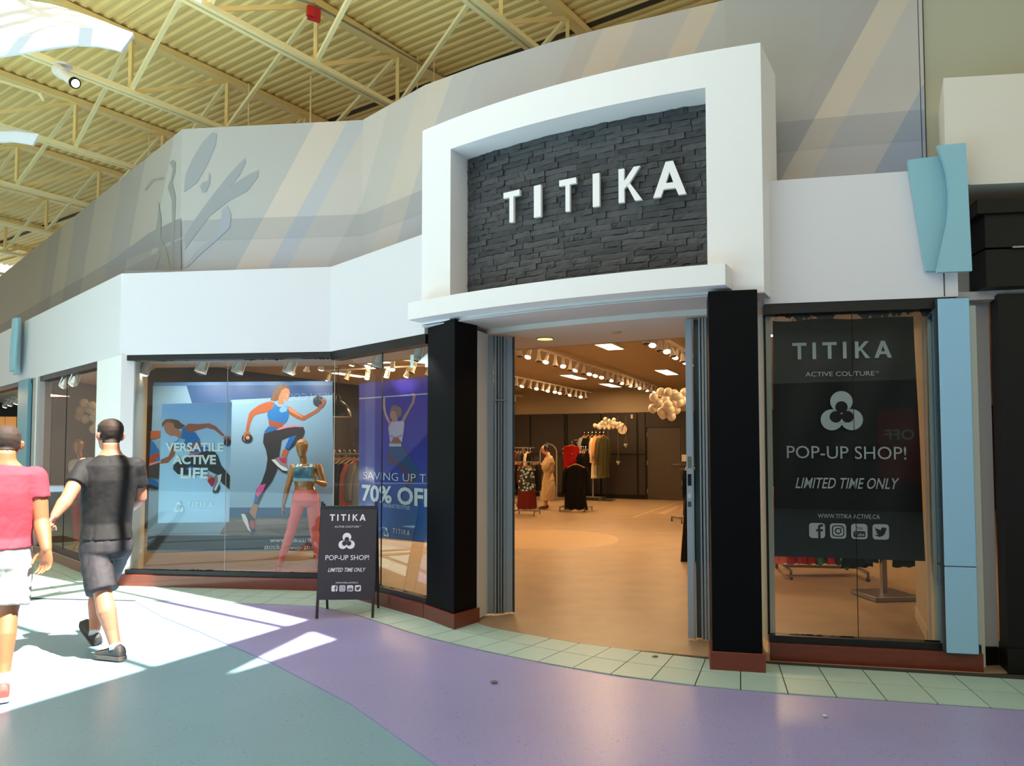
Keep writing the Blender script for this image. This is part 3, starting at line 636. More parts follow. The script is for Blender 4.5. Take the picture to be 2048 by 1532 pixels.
paint([[(352, 440), (362, 437), (362, 475), (300, 500), (200, 540), (245, 505), (300, 465)], [(362, 478), (362, 540), (250, 541)]], G_, E_, '8f8e92', 'painted_band', .002)
# wall beyond the mural, neighbour's bulkhead and dark shopfront
M5 = v2(MU[-1])
tag(MB().prism([M5+Vector((.02, .02, 0)), M5+Vector((4, -.35, 0)), M5+Vector((4, .1, 0)), M5+Vector((.02, .4, 0))], 3.2, 7.2).build('wall_beyond_mural', mat('sage_paint', 'b4b39e', rough=.8)), kind='structure')
_ba, _bb = (3.085, 5.25), (5.4, 4.95)
tag(MB().prism([_ba, _bb, (5.4, 6.4), (3.66, 6.4)], pl(1930, 370, _ba, _bb).z, pl(1905, 155, _ba, _bb).z).build('wall_bulkhead', mat('ivory_paint', 'e4dcd0', rough=.7)), kind='structure')
tag(MB().prism([(3.13, 5.40), (3.47, 5.42), (3.47, 5.66), (3.13, 5.7)], 0, 3.3).build('wall_white_return', mat('grey_white_paint', 'cfccca', rough=.7)), kind='structure')
MB().prism([(3.2, 5.375), (3.45, 5.385), (3.45, 5.41), (3.2, 5.41)], 0, .13).build('baseboard_return', BLACKF); tag(bpy.data.objects['baseboard_return'], kind='structure')
t = thing('shopfront', 'matt black panelled shopfront of the neighbour at the right edge', 'shopfront', (3.38, 5.3, 0))
MB().prism([(3.475, 5.41), (3.405, 5.215), (5.2, 4.96), (5.2, 5.3)], 0, 2.62).build('column', BLACKF, t)
for z0, z1, off in ((2.66, 2.92, .035), (2.935, 3.17, .035)):
    MB().prism([(3.325, 5.40), (3.30, 5.205-off), (5.2, 4.93-off), (5.2, 5.3)], z0, z1).build('panel', BLACKF, t)
MB().prism([(3.30, 5.40), (3.24, 5.15), (5.2, 4.85), (5.2, 5.3)], 3.17, 3.27).build('cornice', BLACKF, t)
MB().prism([(3.46, 5.40), (3.385, 5.19), (5.2, 4.93), (5.2, 5.3)], 0, .17).build('base', BLACKF, t)
MB().box((4.2, 5.02, 2.927), (1.5, .01, .012), -.14).build('trim_strip', STEEL, t)
a = pl(1845, 322, MU[9], MU[11]); MBt = MB().tube([pl(1833, 0, (2.0, 5.9), (3.3, 5.6))+Vector((0, 0, 1.6)), pl(1845, 318, (2.0, 5.9), (3.3, 5.6))], .003, 6)
tag(MBt.build('hanging_cable', BLACKF, loc=(2.95, 5.7, 3.6)), 'thin black cable hanging in front of the mural above the blue boards', 'cable')
# ============================================================ ROOF
U = Vector((.574, .819, 0)).normalized(); NV = Vector((U.y, -U.x, 0))        # along joists, across joists
def rp(n, a, z): q = U*a+NV*n; return Vector((q.x, q.y, z))
ceil = tag(thing('ceiling', None, None, (0, 0, 7.17)), kind='structure')
ZD = 7.19
def sheet(a0, n0, n1, k=6, pitch=.15):
    mb = MB(); b = 0; prof = []
    for i in range(k):
        s = a0+i*pitch; prof += [(s, ZD), (s+.045, ZD), (s+.065, ZD+.030), (s+.125, ZD+.030), (s+.145, ZD)]
    prof.append((a0+k*pitch-.004, ZD))
    for (s, z) in prof: mb.v.append(tuple(rp(n0, s, z))); mb.v.append(tuple(rp(n1, s, z)))
    for i in range(len(prof)-1): mb.f.append((2*i, 2*i+1, 2*i+3, 2*i+2)); mb.m.append(0)
    # top skin so daylight stays out
    s0, s1 = prof[0][0], prof[-1][0]; mb.add([rp(n0, s0-.002, ZD+.05), rp(n1, s0-.002, ZD+.05), rp(n1, s1+.006, ZD+.05), rp(n0, s1+.006, ZD+.05)], [(0, 1, 2, 3)])
    o = mb.build('deck_panel', DECK, ceil); return o
a = 4.95; GAPA = 8.55
while a < 31:
    if a < GAPA <= a+.9:
        pass
    sheet(a, -26, 9); a += .9
a = 4.95-.9
while a > -9: sheet(a, -26, -8.2); a -= .9
MB().quad(rp(-26, GAPA, ZD-.004), rp(9, GAPA, ZD-.004), rp(9, GAPA+.11, ZD-.004), rp(-26, GAPA+.11, ZD-.004)).build('deck_gap', mat('deck_gap_dark', '4a3f26', rough=.9), ceil)
# opaque roof right of the skylight with the small triangular opening, and unseen pieces added to block sun
sh = [fl(*p) + SUNSHIFT(ZD) for p in ((443, 1352), (542, 1323), (675, 1279), (625, 1262))]
def skyh(px, py): q = fl(px, py)+SUNSHIFT(ZD); return q
zr = Vector((0, 0, ZD))
e1 = skyh(0, 1424); e2 = skyh(618, 1240); ee = (e2-e1).normalized()
E1 = e1-ee*.6; E2 = e2
mb = MB()
c0 = [Vector((p.x, p.y, 0)) for p in sh]
far = rp(9, 4.98, 0); near = rp(9, 1.7, 0)
def tri(*p): mb.slab([Vector((q.x, q.y, ZD)) for q in p], (0, 0, .05))
T0, T1, T2, T3 = c0
tri(E1, T0, T3, E2); tri(E1, near, T0); tri(T0, near, T1); tri(T1, near, far, T2); tri(T2, far, T3); tri(T3, far, rp(-3.0, 4.98, 0), E2)
mb.build('roof_shade_panel', DECK, ceil)
E3 = skyh(300, 1165); mb = MB(); mb.slab([Vector((q.x, q.y, ZD)) for q in (E2, rp(-3.0, 4.98, 0), rp(-5.6, 4.98, 0), E3)], (0, 0, .05)); mb.build('roof_shade_panel', DECK, ceil)
MB().slab([rp(-8.25, 4.60, ZD), rp(-5.0, 4.60, ZD), rp(-5.0, 4.97, ZD), rp(-8.25, 4.97, ZD)], (0, 0, .05)).build('roof_shade_panel', DECK, ceil)  # unseen strip added to keep direct sun off the left fascia
MB().slab([rp(2.6, -6, ZD), rp(14, -6, ZD), rp(14, 1.72, ZD), rp(2.6, 1.72, ZD)], (0, 0, .05)).build('roof_shade_panel', DECK, ceil)  # slab added out of view, shading the floor mirrored in the banner glass
# joists
JN = [-4.85+.0, -7.31, -9.94, -12.58, -15.27, -18.0, -20.65, -23.3]
AN = {-4.85: 6.7, -7.31: 6.13, -9.94: 5.18, -12.58: 5.68, -15.27: 5.9, -18.0: 6.1, -20.65: 6.3, -23.3: 6.5}
ordw = ['first', 'second', 'third', 'fourth', 'fifth', 'sixth', 'seventh', 'eighth']
ZB, ZTOP = 6.34, 7.17
alln = [(-2.2, 5.9)]+[(n, AN[n]) for n in JN]
for k, (n, an) in enumerate(alln):
    lab = 'cream steel open-web roof joist above the neighbour wall, beyond the sign frame' if k == 0 else 'cream steel open-web roof joist, %s one counting leftward from the sign frame' % ordw[k-1]
    t = thing('roof_joist', lab, 'roof joist', tuple(rp(n, 12, ZB)), group='roof joists')
    a_0 = 5.2 if k == 0 else -6
    MB().bar(rp(n, a_0, ZTOP-.045), rp(n, 30, ZTOP-.045), .15, .09).build('top_chord', CREAM, t)
    mb = MB(); mb.bar(rp(n-.045, a_0, ZB), rp(n-.045, 30, ZB), .055, .06); mb.bar(rp(n+.045, a_0, ZB), rp(n+.045, 30, ZB), .055, .06); mb.bar(rp(n, a_0, ZB+.01), rp(n, 30, ZB+.01), .04, .02); mb.build('bottom_chord', CREAM2, t)
    for i in range(-6, 14):
        aa = an+i*1.47
        if aa > 27: break
        if aa < a_0: continue
        MB().bar(rp(n, aa, ZB), rp(n, aa, ZTOP-.05), .045, .06).build('web_post', CREAM, t)
        MB().bar(rp(n, aa+.03, ZB+.02), rp(n, aa+1.44, ZTOP-.08), .035, .05).build('web_diagonal', CREAM, t)
    if k > 0:
        nn, aan = alln[k-1]
        for i in range(-1, 9):
            aa = an+i*1.47
            if aa < 4.5: continue
            j = round((aa-.4-aan)/1.47); bb_ = aan+j*1.47
            if k > 1: MB().bar(rp(n, aa, ZB+.03), rp(nn, bb_, ZTOP-.06), .05, .05).build('cross_brace', CREAM2, t)
# skylight glazing bars over the opening (their shadows fall on the floor)
t = thing('skylight', 'white framed roof skylight above the walkway', 'skylight', tuple(rp(-5, 2, 7.3)))
for i in range(7):
    MB().bar(rp(-8.2, 4.6-i*1.3, 7.30), rp(-.9, 4.6-i*1.3, 7.30), .08, .08).build('glazing_bar', WHITE, t)
for n in (-8.15, -6.2): MB().bar(rp(n, -4, 7.30), rp(n, 4.95, 7.30), .06, .08).build('glazing_bar', WHITE, t)
# sprinkler pipe, wires, spotlight, red bell
p0, p1 = fl(-40, 148, 6.9), fl(80, 186, 6.9); mb = MB().tube([p0, p1], .03, 8); mb.tube([p1, p1+Vector((.03, .05, -.10))], [.04, .02], 8)
tag(mb.build('sprinkler_pipe', CREAM2, loc=p1), 'cream sprinkler pipe with a nozzle end under the roof at upper left', 'pipe')
for k, (px, y0, y1, n_) in enumerate(((498, 175, 252, 1), (622, 160, 246, 2), (299, 255, 310, 3), (868, 125, 186, 4), (835, 118, 180, 5))):
    q = fl(px, y0-8, 7.17)
    lab = ['thin cream hanger rod at the left over the mural', 'thin cream hanger rod over the mural near its middle bend', 'thin wire rising over the sloping far mural wall', 'thin wire rising over the mural beside the frame', 'thin hanger wire left of the wire beside the frame'][k]
    tag(MB().tube([Vector((q.x, q.y, 5.2)), Vector((q.x, q.y, 7.17))], .012 if k < 2 else .006, 6).build('hanger_rod', CREAM2, loc=(q.x, q.y, 5.2)), lab, 'hanger rod')
ps = fl(127, 130, 6.30); t = thing('spotlight', 'white adjustable stage spotlight clamped under a roof joist at upper left', 'spotlight', tuple(ps))
MB().lathe([(.10, -.03), (.10, 0)], ps, 20).build('mounting_disc', mat('white_lamp_body', 'dcd6d2', rough=.4), t)
e = dp(150, 166, ps.y-.25); s0 = dp(118, 142, ps.y-.1)
MB().bar(ps+Vector((-.03, 0, -.02)), s0+Vector((0, 0, .03)), .05, .02).build('bracket', LAMPW, t)
d = (e-s0).normalized(); MB().tube([s0-d*.03, s0+d*.10], .075, 12).build('ballast_housing', LAMPW, t)
MB().tube([s0+d*.08, e-d*.02], [.055, .062], 16).build('lamp_body', LAMPW, t)
MB().tube([e-d*.02, e+d*.012], [.066, .066], 20).build('bezel', BLACKF, t); MB().tube([e+d*.012, e+d*.016], [.048, .048], 20).build('lens', mat('stage_lens', 'ffffff', emit='fffaf0', es=6), t)
pr_ = fl(628, 28, 6.85); t = thing('fire_bell', 'red fire alarm horn box fixed high under the roof deck', 'fire alarm', tuple(pr_))
MB().box(pr_, (.15, .06, .16), .6).build('housing', mat('alarm_red', 'b3121c', rough=.4), t); MB().box(pr_+Vector((-.03, -.05, 0)), (.09, .05, .12), .6).build('strobe_cover', mat('alarm_red2', 'c31a20', rough=.3), t)
p = pr_; mb = MB().tube([rp(-7.9, 4.6, 7.1), p+Vector((0, 0, .12)), rp(-7.0, 11, 7.1)], .014, 6); mb.tube([p+Vector((0, 0, .14)), p], .012, 6)
tag(mb.build('conduit', mat('grey_conduit', '8b8268', rough=.5), loc=p+Vector((0, 0, .12))), 'thin grey conduit running to the red alarm box', 'conduit')
# hanging white sails at upper left
SAIL = bpy.data.materials.new('sail_fabric'); SAIL.use_nodes = True; nt = SAIL.node_tree; pb = nt.nodes['Principled BSDF']; pb.inputs['Base Color'].default_value = lin('f2f3f5'); pb.inputs['Roughness'].default_value = .6
tr_ = nt.nodes.new('ShaderNodeBsdfTranslucent'); tr_.inputs[0].default_value = lin('fbfaf6'); mx = nt.nodes.new('ShaderNodeMixShader'); mx.inputs[0].default_value = .45
nt.links.new(pb.outputs[0], mx.inputs[1]); nt.links.new(tr_.outputs[0], mx.inputs[2]); nt.links.new(mx.outputs[0], nt.nodes['Material Output'].inputs[0])
FINM = mat('sail_edge', 'd5dbe2', rough=.6)
def sail(top, mid, bot, Y, label):
    t = thing('hanging_sail', label, 'hanging sail', tuple(dp(bot[0][0], bot[0][1], Y)))
    mb = MB(); n = len(mid)
    for i in range(n-1):
        a, b, c, d = dp(*mid[i], Y), dp(*mid[i+1], Y), dp(*bot[i+1], Y), dp(*bot[i], Y)
        mb.slab([a, b, c, d], (0, .03, 0))
    mb.build('front_edge', FINM, t, smooth=False)
    mb = MB()
    for i in range(n-1):
        a, b = dp(*mid[i], Y), dp(*mid[i+1], Y); c, d = dp(*top[i+1], Y+.9), dp(*top[i], Y+.9)
        mb.slab([a, d, c, b], (0, 0, .012))
    mb.build('canopy_cloth', SAIL, t)
sail([(-120, 0), (-60, -4), (0, 0), (50, 2), (100, 10), (150, 24), (205, 44), (240, 58), (266, 68)], [(-120, 84), (-60, 82), (0, 78), (50, 73), (100, 62), (150, 55), (200, 56), (240, 62), (266, 69)], [(-120, 122), (-60, 120), (0, 112), (50, 104), (100, 95), (150, 89), (190, 91), (220, 96), (242, 102)], 6.6, 'large curved white hanging sail at the upper left corner')
sail([(-80, 250), (-40, 251), (0, 253), (30, 258), (55, 263), (76, 269)], [(-80, 262), (-40, 264), (0, 265), (30, 264), (55, 267), (76, 270)], [(-80, 285), (-40, 285), (0, 284), (25, 283), (50, 287), (65, 290)], 8.9, 'smaller white hanging sail below the large one at the left edge')
# ============================================================ OTHER SIDE OF THE HALL (seen only in the glass)
OPP = mat('opposite_shop_dark', '2c2a29', rough=.6); OW = mat('opposite_fascia', 'b9b3ad', rough=.7)
w = tag(MB().box((-5, -9.2, 1.6), (44, .3, 3.2)).build('wall_opposite', OPP), kind='structure')
tag(MB().box((-5, -9.2, 4.3), (44, .4, 2.2)).build('wall_opposite_fascia', OW), kind='structure')
tag(MB().box((-27, 6, 3.5), (.3, 36, 7)).build('wall_far_left_end', mat('end_wall', '45403b', rough=.8)), kind='structure')
tag(MB().box((12.5, -2, 2.6), (.3, 15, 5.2)).build('wall_right_end', mat('end_wall_dark', '3c3834', rough=.8)), kind='structure')
t = thing('opposite_sign', 'lit shop name on the far side of the hall seen mirrored in glass', 'sign', (-11.8, -9.0, 3.2))
mb = MB(); put_text(mb, 'KENNETH COLE', (-13.2, -8.96, 3.3), (-10.4, -8.96, 3.3), .26, (0, 1, 0), .01, .01); 
for i, v in enumerate(mb.v): mb.v[i] = (-23.6-v[0], v[1], v[2])
MB().box((-11.8, -9.0, 3.42), (3.6, .06, .7)).build('board', OPP, t); mb.build('lettering', mat('lit_letters', 'ffffff', emit='ffffff', es=1.2), t)
t = thing('sale_poster', 'red sale poster on the far side of the hall seen mirrored in glass', 'poster', (4.0, -9.0, 1.5))
MB().box((4.0, -9.0, 1.6), (1.7, .05, 1.8)).build('board', mat('sale_red', 'a01520', rough=.4), t)
mb = MB(); put_text(mb, '40% OFF', (3.3, -8.96, 1.75), (4.7, -8.96, 1.75), .25, (0, 1, 0), .01, .02)
for i, v in enumerate(mb.v): mb.v[i] = (8.0-v[0], v[1], v[2])
mb.build('lettering', PRINTW, t)
# ============================================================ SHOP INTERIOR
AB = 22.16
def spa(px, py, a=AB):                                # where the photo's ray meets the plane "along = a"
    p0, p1 = sp(-12, a), sp(6, a); return pl(px, py, p0, p1)
def ma(p): p = v2(p); return p.dot(AM), p.dot(AX)
MR, ML = 4.2, -13.0
tag(MB().prism([sp(ML-.3, AB+.1), sp(MR+.3, AB+.1), sp(MR+.3, AB+.35), sp(ML-.3, AB+.35)], 0, 3.5).build('wall_shop_back', SHOPLIGHT), kind='structure'); wbk = bpy.data.objects['wall_shop_back']
GX = [ma(spa(px, 900))[0] for px in (1061, 1130, 1202, 1275.5)]
edges = [ML, ML+2.4, ML+4.8]+[g for g in [GX[0]-2*(GX[1]-GX[0]), GX[0]-(GX[1]-GX[0])] if g > ML+5]+GX
dl, drr = ma(spa(1294, 900))[0], ma(spa(1361, 900))[0]
edges = sorted(edges)+[dl-.03]
for a, b in zip(edges[:-1], edges[1:]):
    for z0, z1 in ((.13, 1.33), (1.36, 2.62)):
        MB().prism([sp(a+.03, AB), sp(b-.03, AB), sp(b-.03, AB+.1), sp(a+.03, AB+.1)], z0, z1).build('panel', SHOPDARK, wbk)
MB().prism([sp(ML, AB+.04), sp(dl, AB+.04), sp(dl, AB+.1), sp(ML, AB+.1)], 0, 2.60).build('dark_backing', BLACKF, wbk)
MB().prism([sp(drr+.04, AB), sp(MR, AB), sp(MR, AB+.1), sp(drr+.04, AB+.1)], .0, 2.62).build('panel', SHOPDARK, wbk)
MB().prism([sp(dl-.03, AB), sp(drr+.04, AB), sp(drr+.04, AB+.1), sp(dl-.03, AB+.1)], 2.16, 2.62).build('panel', SHOPDARK, wbk)
d = tag(thing('door_1', None, None, tuple(sp(dl, AB))), kind='structure')
MB().prism([sp(dl+.01, AB+.015), sp(drr, AB+.015), sp(drr, AB+.07), sp(dl+.01, AB+.07)], .01, 2.14).build('door_leaf', mat('door_brown', '403529', rough=.5), d)
for z in (.25, 1.1, 1.95): MB().box(sp(dl+.005, AB-.0, z), (.02, .02, .14)).build('hinge', STEEL, d)
h = spa(1352, 930)-AX*.06; mb = MB(); mb.tube([h+AX*.07, h], .03, 12); mb.bar(h, h-AM*.12, .025); mb.build('handle', CHROME, d)
for z, (px, py) in enumerate(((1371, 916), (1371, 967))):
    q = spa(px, py); mb = MB(); mb.prism([q-AM*.11-AX*.01, q+AM*.13-AX*.01, q+AM*.13, q-AM*.11], q.z-.1, q.z+.1); tag(mb.build('wall_switch', mat('switch_white', 'd8d0c0'), loc=q), ['white wall switch plate right of the back door', 'white wall socket plate low right of the back door'][z], 'switch')
q = spa(1264, 833); tag(MB().prism([q-AM*.03-AX*.03, q+AM*.03-AX*.03, q+AM*.03, q-AM*.03], q.z-.06, q.z+.06).build('wall_sensor', mat('switch_white', 'd8d0c0'), loc=q), 'small white sensor box high on the dark back wall', 'sensor')
tag(MB().prism([sp(MR, 5.0), sp(MR+.2, 5.0), sp(MR+.2, AB+.1), sp(MR, AB+.1)], 0, 3.5).build('wall_shop_right', SHOPLIGHT), kind='structure')
_w = MB().prism([sp(ML-.2, 11.6), sp(ML, 11.6), sp(ML, AB+.1), sp(ML-.2, AB+.1)], 0, 3.5); _w.prism([(-7.12, 11.5), (-7.0, 11.42), (-6.95, 16.05), (-7.15, 16.05)], 0, 3.5); tag(_w.build('wall_shop_left', SHOPDARK), kind='structure')
tag(MB().prism([(-13.6, 17.5), (-7.0, 17.5), (-7.0, 17.7), (-13.6, 17.7)], 0, 3.3).build('wall_neighbour_back', SHOPDARK), kind='structure')
tag(MB().prism([(-12.85, 17.05), (-7.25, 11.5), (-7.1, 17.6), (-13.5, 17.6)], 2.66, 2.72).build('ceiling_neighbour', mat('neighbour_ceiling', '4a3a28', rough=.8)), kind='structure')
ce = MB(); cp = [tuple(sp(ML-.2, 11.6)[:2]), tuple(inner[1][:2]), tuple(inner[2][:2]), tuple(inner[3][:2]), tuple(inner[4][:2]), (3.3, 6.6), (5.2, 6.2), tuple(sp(MR+.2, AB+.3)[:2]), tuple(sp(ML-.2, AB+.3)[:2])]
ce.prism(cp, 3.35, 3.42); tag(ce.build('ceiling_shop', SHOPLIGHT), kind='structure')
# keep daylight of the hall roof out of the shop ceiling void
# ceiling light panels
def cpanel(m, a, k):
    c = sp(m, a, 3.34); t = thing('ceiling_light_panel', LPL[k], 'ceiling light', tuple(c), group='ceiling light panels'); rz = math.atan2(AX.y, AX.x)
    MB().box(c, (1.24, .34, .03), rz).build('frame', LAMPW, t); MB().box(c-Vector((0, 0, .017)), (1.18, .28, .01), rz).build('diffuser', mat('panel_glow', 'ffffff', emit='fff3cf', es=2.2), t)
    lamp('AREA', c-Vector((0, 0, .05)), 85 if k != 3 else 45, WARM, 1.15, .28, (0, 0, rz), name='panel_light')
LPL = ['glowing ceiling panel nearest the entrance, above the doorway centre', 'glowing ceiling panel straight beyond the doorway over the middle of the shop', 'glowing ceiling panel at far right by the balloon cluster', 'glowing ceiling panel farthest back near the clock wall', 'glowing ceiling panel seen through the running poster window', 'glowing ceiling panel seen above the purple poster', 'glowing ceiling panel deep behind the left windows', 'glowing ceiling panel over the right window rack', 'glowing ceiling panel at far back left']
for k, (m, a) in enumerate(((-3.9, 12.5), (-6.4, 17.8), (-4.0, 17.6), (-6.3, 20.6), (-8.9, 12.6), (-6.4, 12.2), (-11.2, 15.0), (-1.2, 12.0), (-9.2, 18.5))): cpanel(m, a, k)
for m, a, e in ((0.6, 9.0, 45), (-4.3, 8.6, 30), (-9.5, 9.6, 30), (-11, 18, 60), (-9.9, 7.9, 22)): lamp('AREA', sp(m, a, 3.2), e, WARM, 1.2, name='shop_fill_light')  # added fill lamps without fixtures, brightening dim parts of the shop
# track spotlights: one built, the rest copied
def spot_proto():
    t = thing('track_spotlight', 'x', 'spotlight', (0, 0, 0))
    MB().box((0, 0, .055), (.06, .035, .03)).build('track_adapter', LAMPW, t, local=True)
    mb = MB(); mb.bar((-.05, 0, .04), (.05, 0, .04), .012); mb.bar((-.05, 0, .04), (-.056, 0, -.13), .01); mb.bar((.05, 0, .04), (.056, 0, -.13), .01); mb.tube([(0, 0, .05), (0, 0, .0)], .012, 6); mb.build('bracket', LAMPW, t, local=True)
    MB().lathe([(.060, -.135), (.058, -.118), (.040, -.095), (.032, -.03), (.028, 0)], n=14).build('shade', LAMPW, t, smooth=False, local=True)
    l = MB().lathe([(.018, -.155), (.038, -.150), (.052, -.138), (.052, -.130)], n=14).build('lens', LENS_ON, t, local=True); return t, l
TSP, TLN = spot_proto(); lens_on = TLN.data; lens_off = TLN.data.copy(); lens_off.materials[0] = LENS_OFF
def spot(p, lab, grp, on_=True, tilt=0, rz=None):
    global TSP
    if TSP.get('used'): o = clone(TSP)
    else: o = TSP; o['used'] = 1
    o.location = p; o.rotation_euler = (tilt, (.55 if on_ else .1) if rz is None else .35, math.atan2(AX.y, AX.x) if rz is None else rz); o['label'] = lab; o['group'] = grp
    for c in o.children:
        if c.name.startswith('lens'): c.data = lens_on if on_ else lens_off
    return o
del_used = []
def track(m, a0, a1, step, lab, grp, z=3.22, start_on=False):
    q0, q1 = sp(m, a0-.3, z+.085), sp(m, a1+.3, z+.085); o = MB().bar(q0, q1, .05, .03).build('light_track', LAMPW, loc=(q0+q1)/2); tag(o, 'white ceiling track rail carrying the '+lab, 'track rail')
    a = a0; k = 0
    while a <= a1:
        spot(sp(m, a, z), 'white track spotlight in the '+lab, grp, (k % 2 == 1) ^ start_on or (k % 7 == 3), R.uniform(-.2, .2)); a += step; k += 1
track(-4.96, 11.2, 20.6, .40, 'long row crossing the doorway view', 'spotlights of the long central row', z=3.18)
track(-7.3, 14.6, 21.6, .42, 'second row behind the left grille door', 'spotlights of the second row', z=3.15)
track(-9.7, 19.0, 21.8, .42, 'short row farthest back at left', 'spotlights of the short back row', z=3.12)
track(-2.6, 9.4, 13.6, .40, 'short row at the upper right of the doorway', 'spotlights of the right-hand row', z=3.12)
def tracku(P, Q, n, lab, grp, z, lit):               # track between two plan points
    P, Q = v2(P), v2(Q); o = MB().bar(P+Vector((0, 0, z+.085)), Q+Vector((0, 0, z+.085)), .05, .03).build('light_track', LAMPW, loc=(P+Q)/2+Vector((0, 0, z+.085))); tag(o, 'white ceiling track rail carrying the '+lab, 'track rail')
    for k in range(n): spot(P+(Q-P)*((k+.5)/n)+Vector((0, 0, z)), 'white track spotlight in the '+lab, grp, lit(k), R.uniform(-.2, .2), math.atan2((Q-P).y, (Q-P).x))
for px, py, lab in ((295, 722, 'first window spotlight from the bend, above the running posters'), (410, 720, 'second window spotlight from the bend, above the running posters'), (483, 721, 'window spotlight just right of the pane joint above the posters'), (585, 722, 'window spotlight above the leaping woman on the poster')):
    spot(dp(px, py, 9.25), 'white '+lab, 'window spotlights', px == 295, 0, 0).scale = (1.25,)*3
for px, py, lab in ((762, 704, 'spotlight behind the pane joint above the purple poster'), (842, 688, 'spotlight behind the number on the glass')):
    spot(dp(px, py, 8.0 if px < 800 else 7.5), 'white '+lab, 'window spotlights', False, 0, -.8).scale = (1.2,)*3
for px, py, lab in ((1609, 624, 'left one of two spotlights above the banner in the right window'), (1797, 620, 'right one of two spotlights above the banner in the right window')):
    spot(dp(px, py, 5.9)+Vector((.0, .0, .0)), 'white '+lab, 'banner window spotlights', False, -.15, -.2).scale = (1.15,)*3
for px, py, lab, on_ in ((133, 757, 'spotlight in the far left window beside the pane joint', True), (152, 752, 'tilted spotlight in the far left window right of the pane joint', True)):
    spot(fl(px, py, 2.50), 'white '+lab, 'far left window spotlights', on_, .6, .5)
tracku(sp(-9.3, 10.6), sp(-6.6, 9.6), 6, 'row seen over the running posters', 'spotlights over the running posters', 3.0, lambda k: k in (0, 2, 4, 5))
tracku(sp(-10.5, 13.0), sp(-6.0, 13.0), 9, 'row deep behind the running posters', 'spotlights deep behind the running posters', 3.12, lambda k: k % 2 == 0)
tracku(sp(-7.6, 9.0), sp(-7.2, 14.0), 8, 'row above the purple poster', 'spotlights above the purple poster', 3.05, lambda k: k % 3 != 1)
# balloons
BAL = mat('pearl_balloon', 'efe2c8', rough=.3, coat=.3)
bme = MB().ball((0, 0, 0), (1, 1, 1.08), 18); bme.tube([(0, 0, -1.05), (0, 0, -1.2)], [.04, .10], 6); bme = bme.mesh('balloon', BAL, True)
def balloons(pts, Y, r, lab, grp):
    for k, (px, py, rr) in enumerate(pts):
        o = bpy.data.objects.new('balloon', bme); C.objects.link(o); s = r*rr; o.location = dp(px, py, Y+((k*37) % 5-2)*s*.35); o.scale = (s, s, s); o.rotation_euler = (R.uniform(-.3, .3), R.uniform(-.3, .3), 0); tag(o, lab, 'balloon', grp)
bx = lambda L: [((x/4.256)+960, (y/4.256)+620, 1) for x, y in L]
balloons(bx([(1478, 742), (1470, 838), (1540, 700), (1600, 700), (1655, 715), (1520, 790), (1580, 760), (1640, 760), (1690, 740), (1545, 868), (1600, 805), (1660, 800), (1560, 890), (1630, 905), (1670, 850), (1620, 850), (1730, 775), (1740, 705), (1700, 790), (1580, 830)]), 12.2, .073, 'cream white balloon in the big cluster hanging at the right of the doorway', 'balloons in the big hanging cluster')
balloons(bx([(978, 983), (1003, 990), (1022, 975), (1020, 1000), (1045, 985), (1065, 930), (1070, 960), (1060, 1000), (1100, 945), (1105, 975), (1100, 1000), (1085, 985), (1140, 935), (1145, 965), (1135, 995), (1165, 970), (1170, 995), (1192, 968), (1200, 990), (1212, 980), (1040, 960), (1120, 960)]), 21.0, .058, 'cream white balloon in the wavy cluster beside the wall clock', 'balloons beside the wall clock')
balloons([(168, 806, 1), (160, 822, 1), (178, 818, 1), (170, 838, 1), (186, 822, 1), (184, 810, .9), (188, 835, 1), (158, 832, 1), (192, 826, 1)], 11.7, .068, 'white balloon in the cluster behind the far left window', 'balloons behind the far left window')
balloons([(187, 858, 1), (193, 850, .9)], 11.7, .064, 'white balloon below the cluster behind the far left window', 'low balloons behind the far left window')
# clock, hanging planters
q = spa(1246, 859)-AX*.06; t = thing('wall_clock', 'round pale wall clock with dark hands on the dark back wall', 'clock', tuple(q))
MB().tube([q+AX*.05, q-AX*.0], .145, 32).build('face', mat('clock_face', 'd9c6b0', rough=.4), t)
mb = MB(); mb.bar(q-AX*.01, q-AX*.01+AM*.04+Vector((0, 0, .09)), .012); mb.bar(q-AX*.01, q-AX*.01-AM*.03-Vector((0, 0, .06)), .014); mb.build('hands', BLACKF, t)
for px, py, lab, g in ((1221, 898, 'hanging diamond planter with greenery below the balloons', True), (1241, 924, 'lowest hanging diamond planter on the back wall', False), (1256, 890, 'hanging diamond planter right of the clock', False)):
    q = spa(px, py)-AX*.25; t = thing('hanging_planter', lab, 'planter', tuple(q), group='hanging planters')
    MB().lathe([(.004, -.09), (.062, -.0), (.05, .035), (.03, .04)], q, 6).build('pot', mat('planter_white', 'cfc7b4', rough=.5), t)
    mb = MB(); top = Vector((q.x, q.y, 2.5))
    for s in (-1, 1): mb.tube([q+AM*.05*s+Vector((0, 0, .02)), q+Vector((0, 0, .25))], .004, 4)
    mb.tube([q+Vector((0, 0, .25)), top], .004, 4); mb.build('cord', mat('planter_cord', '8c8168'), t)
    if g:
        mb = MB()
        for k in range(14): a = k*2.4; mb.tube([q+Vector((0, 0, .03)), q+Vector((.05*math.cos(a), .05*math.sin(a), .10+.03*(k % 3)))], [.012, .002], 4)
        mb.build('succulent', mat('succulent_green', '5c6b3e'), t)
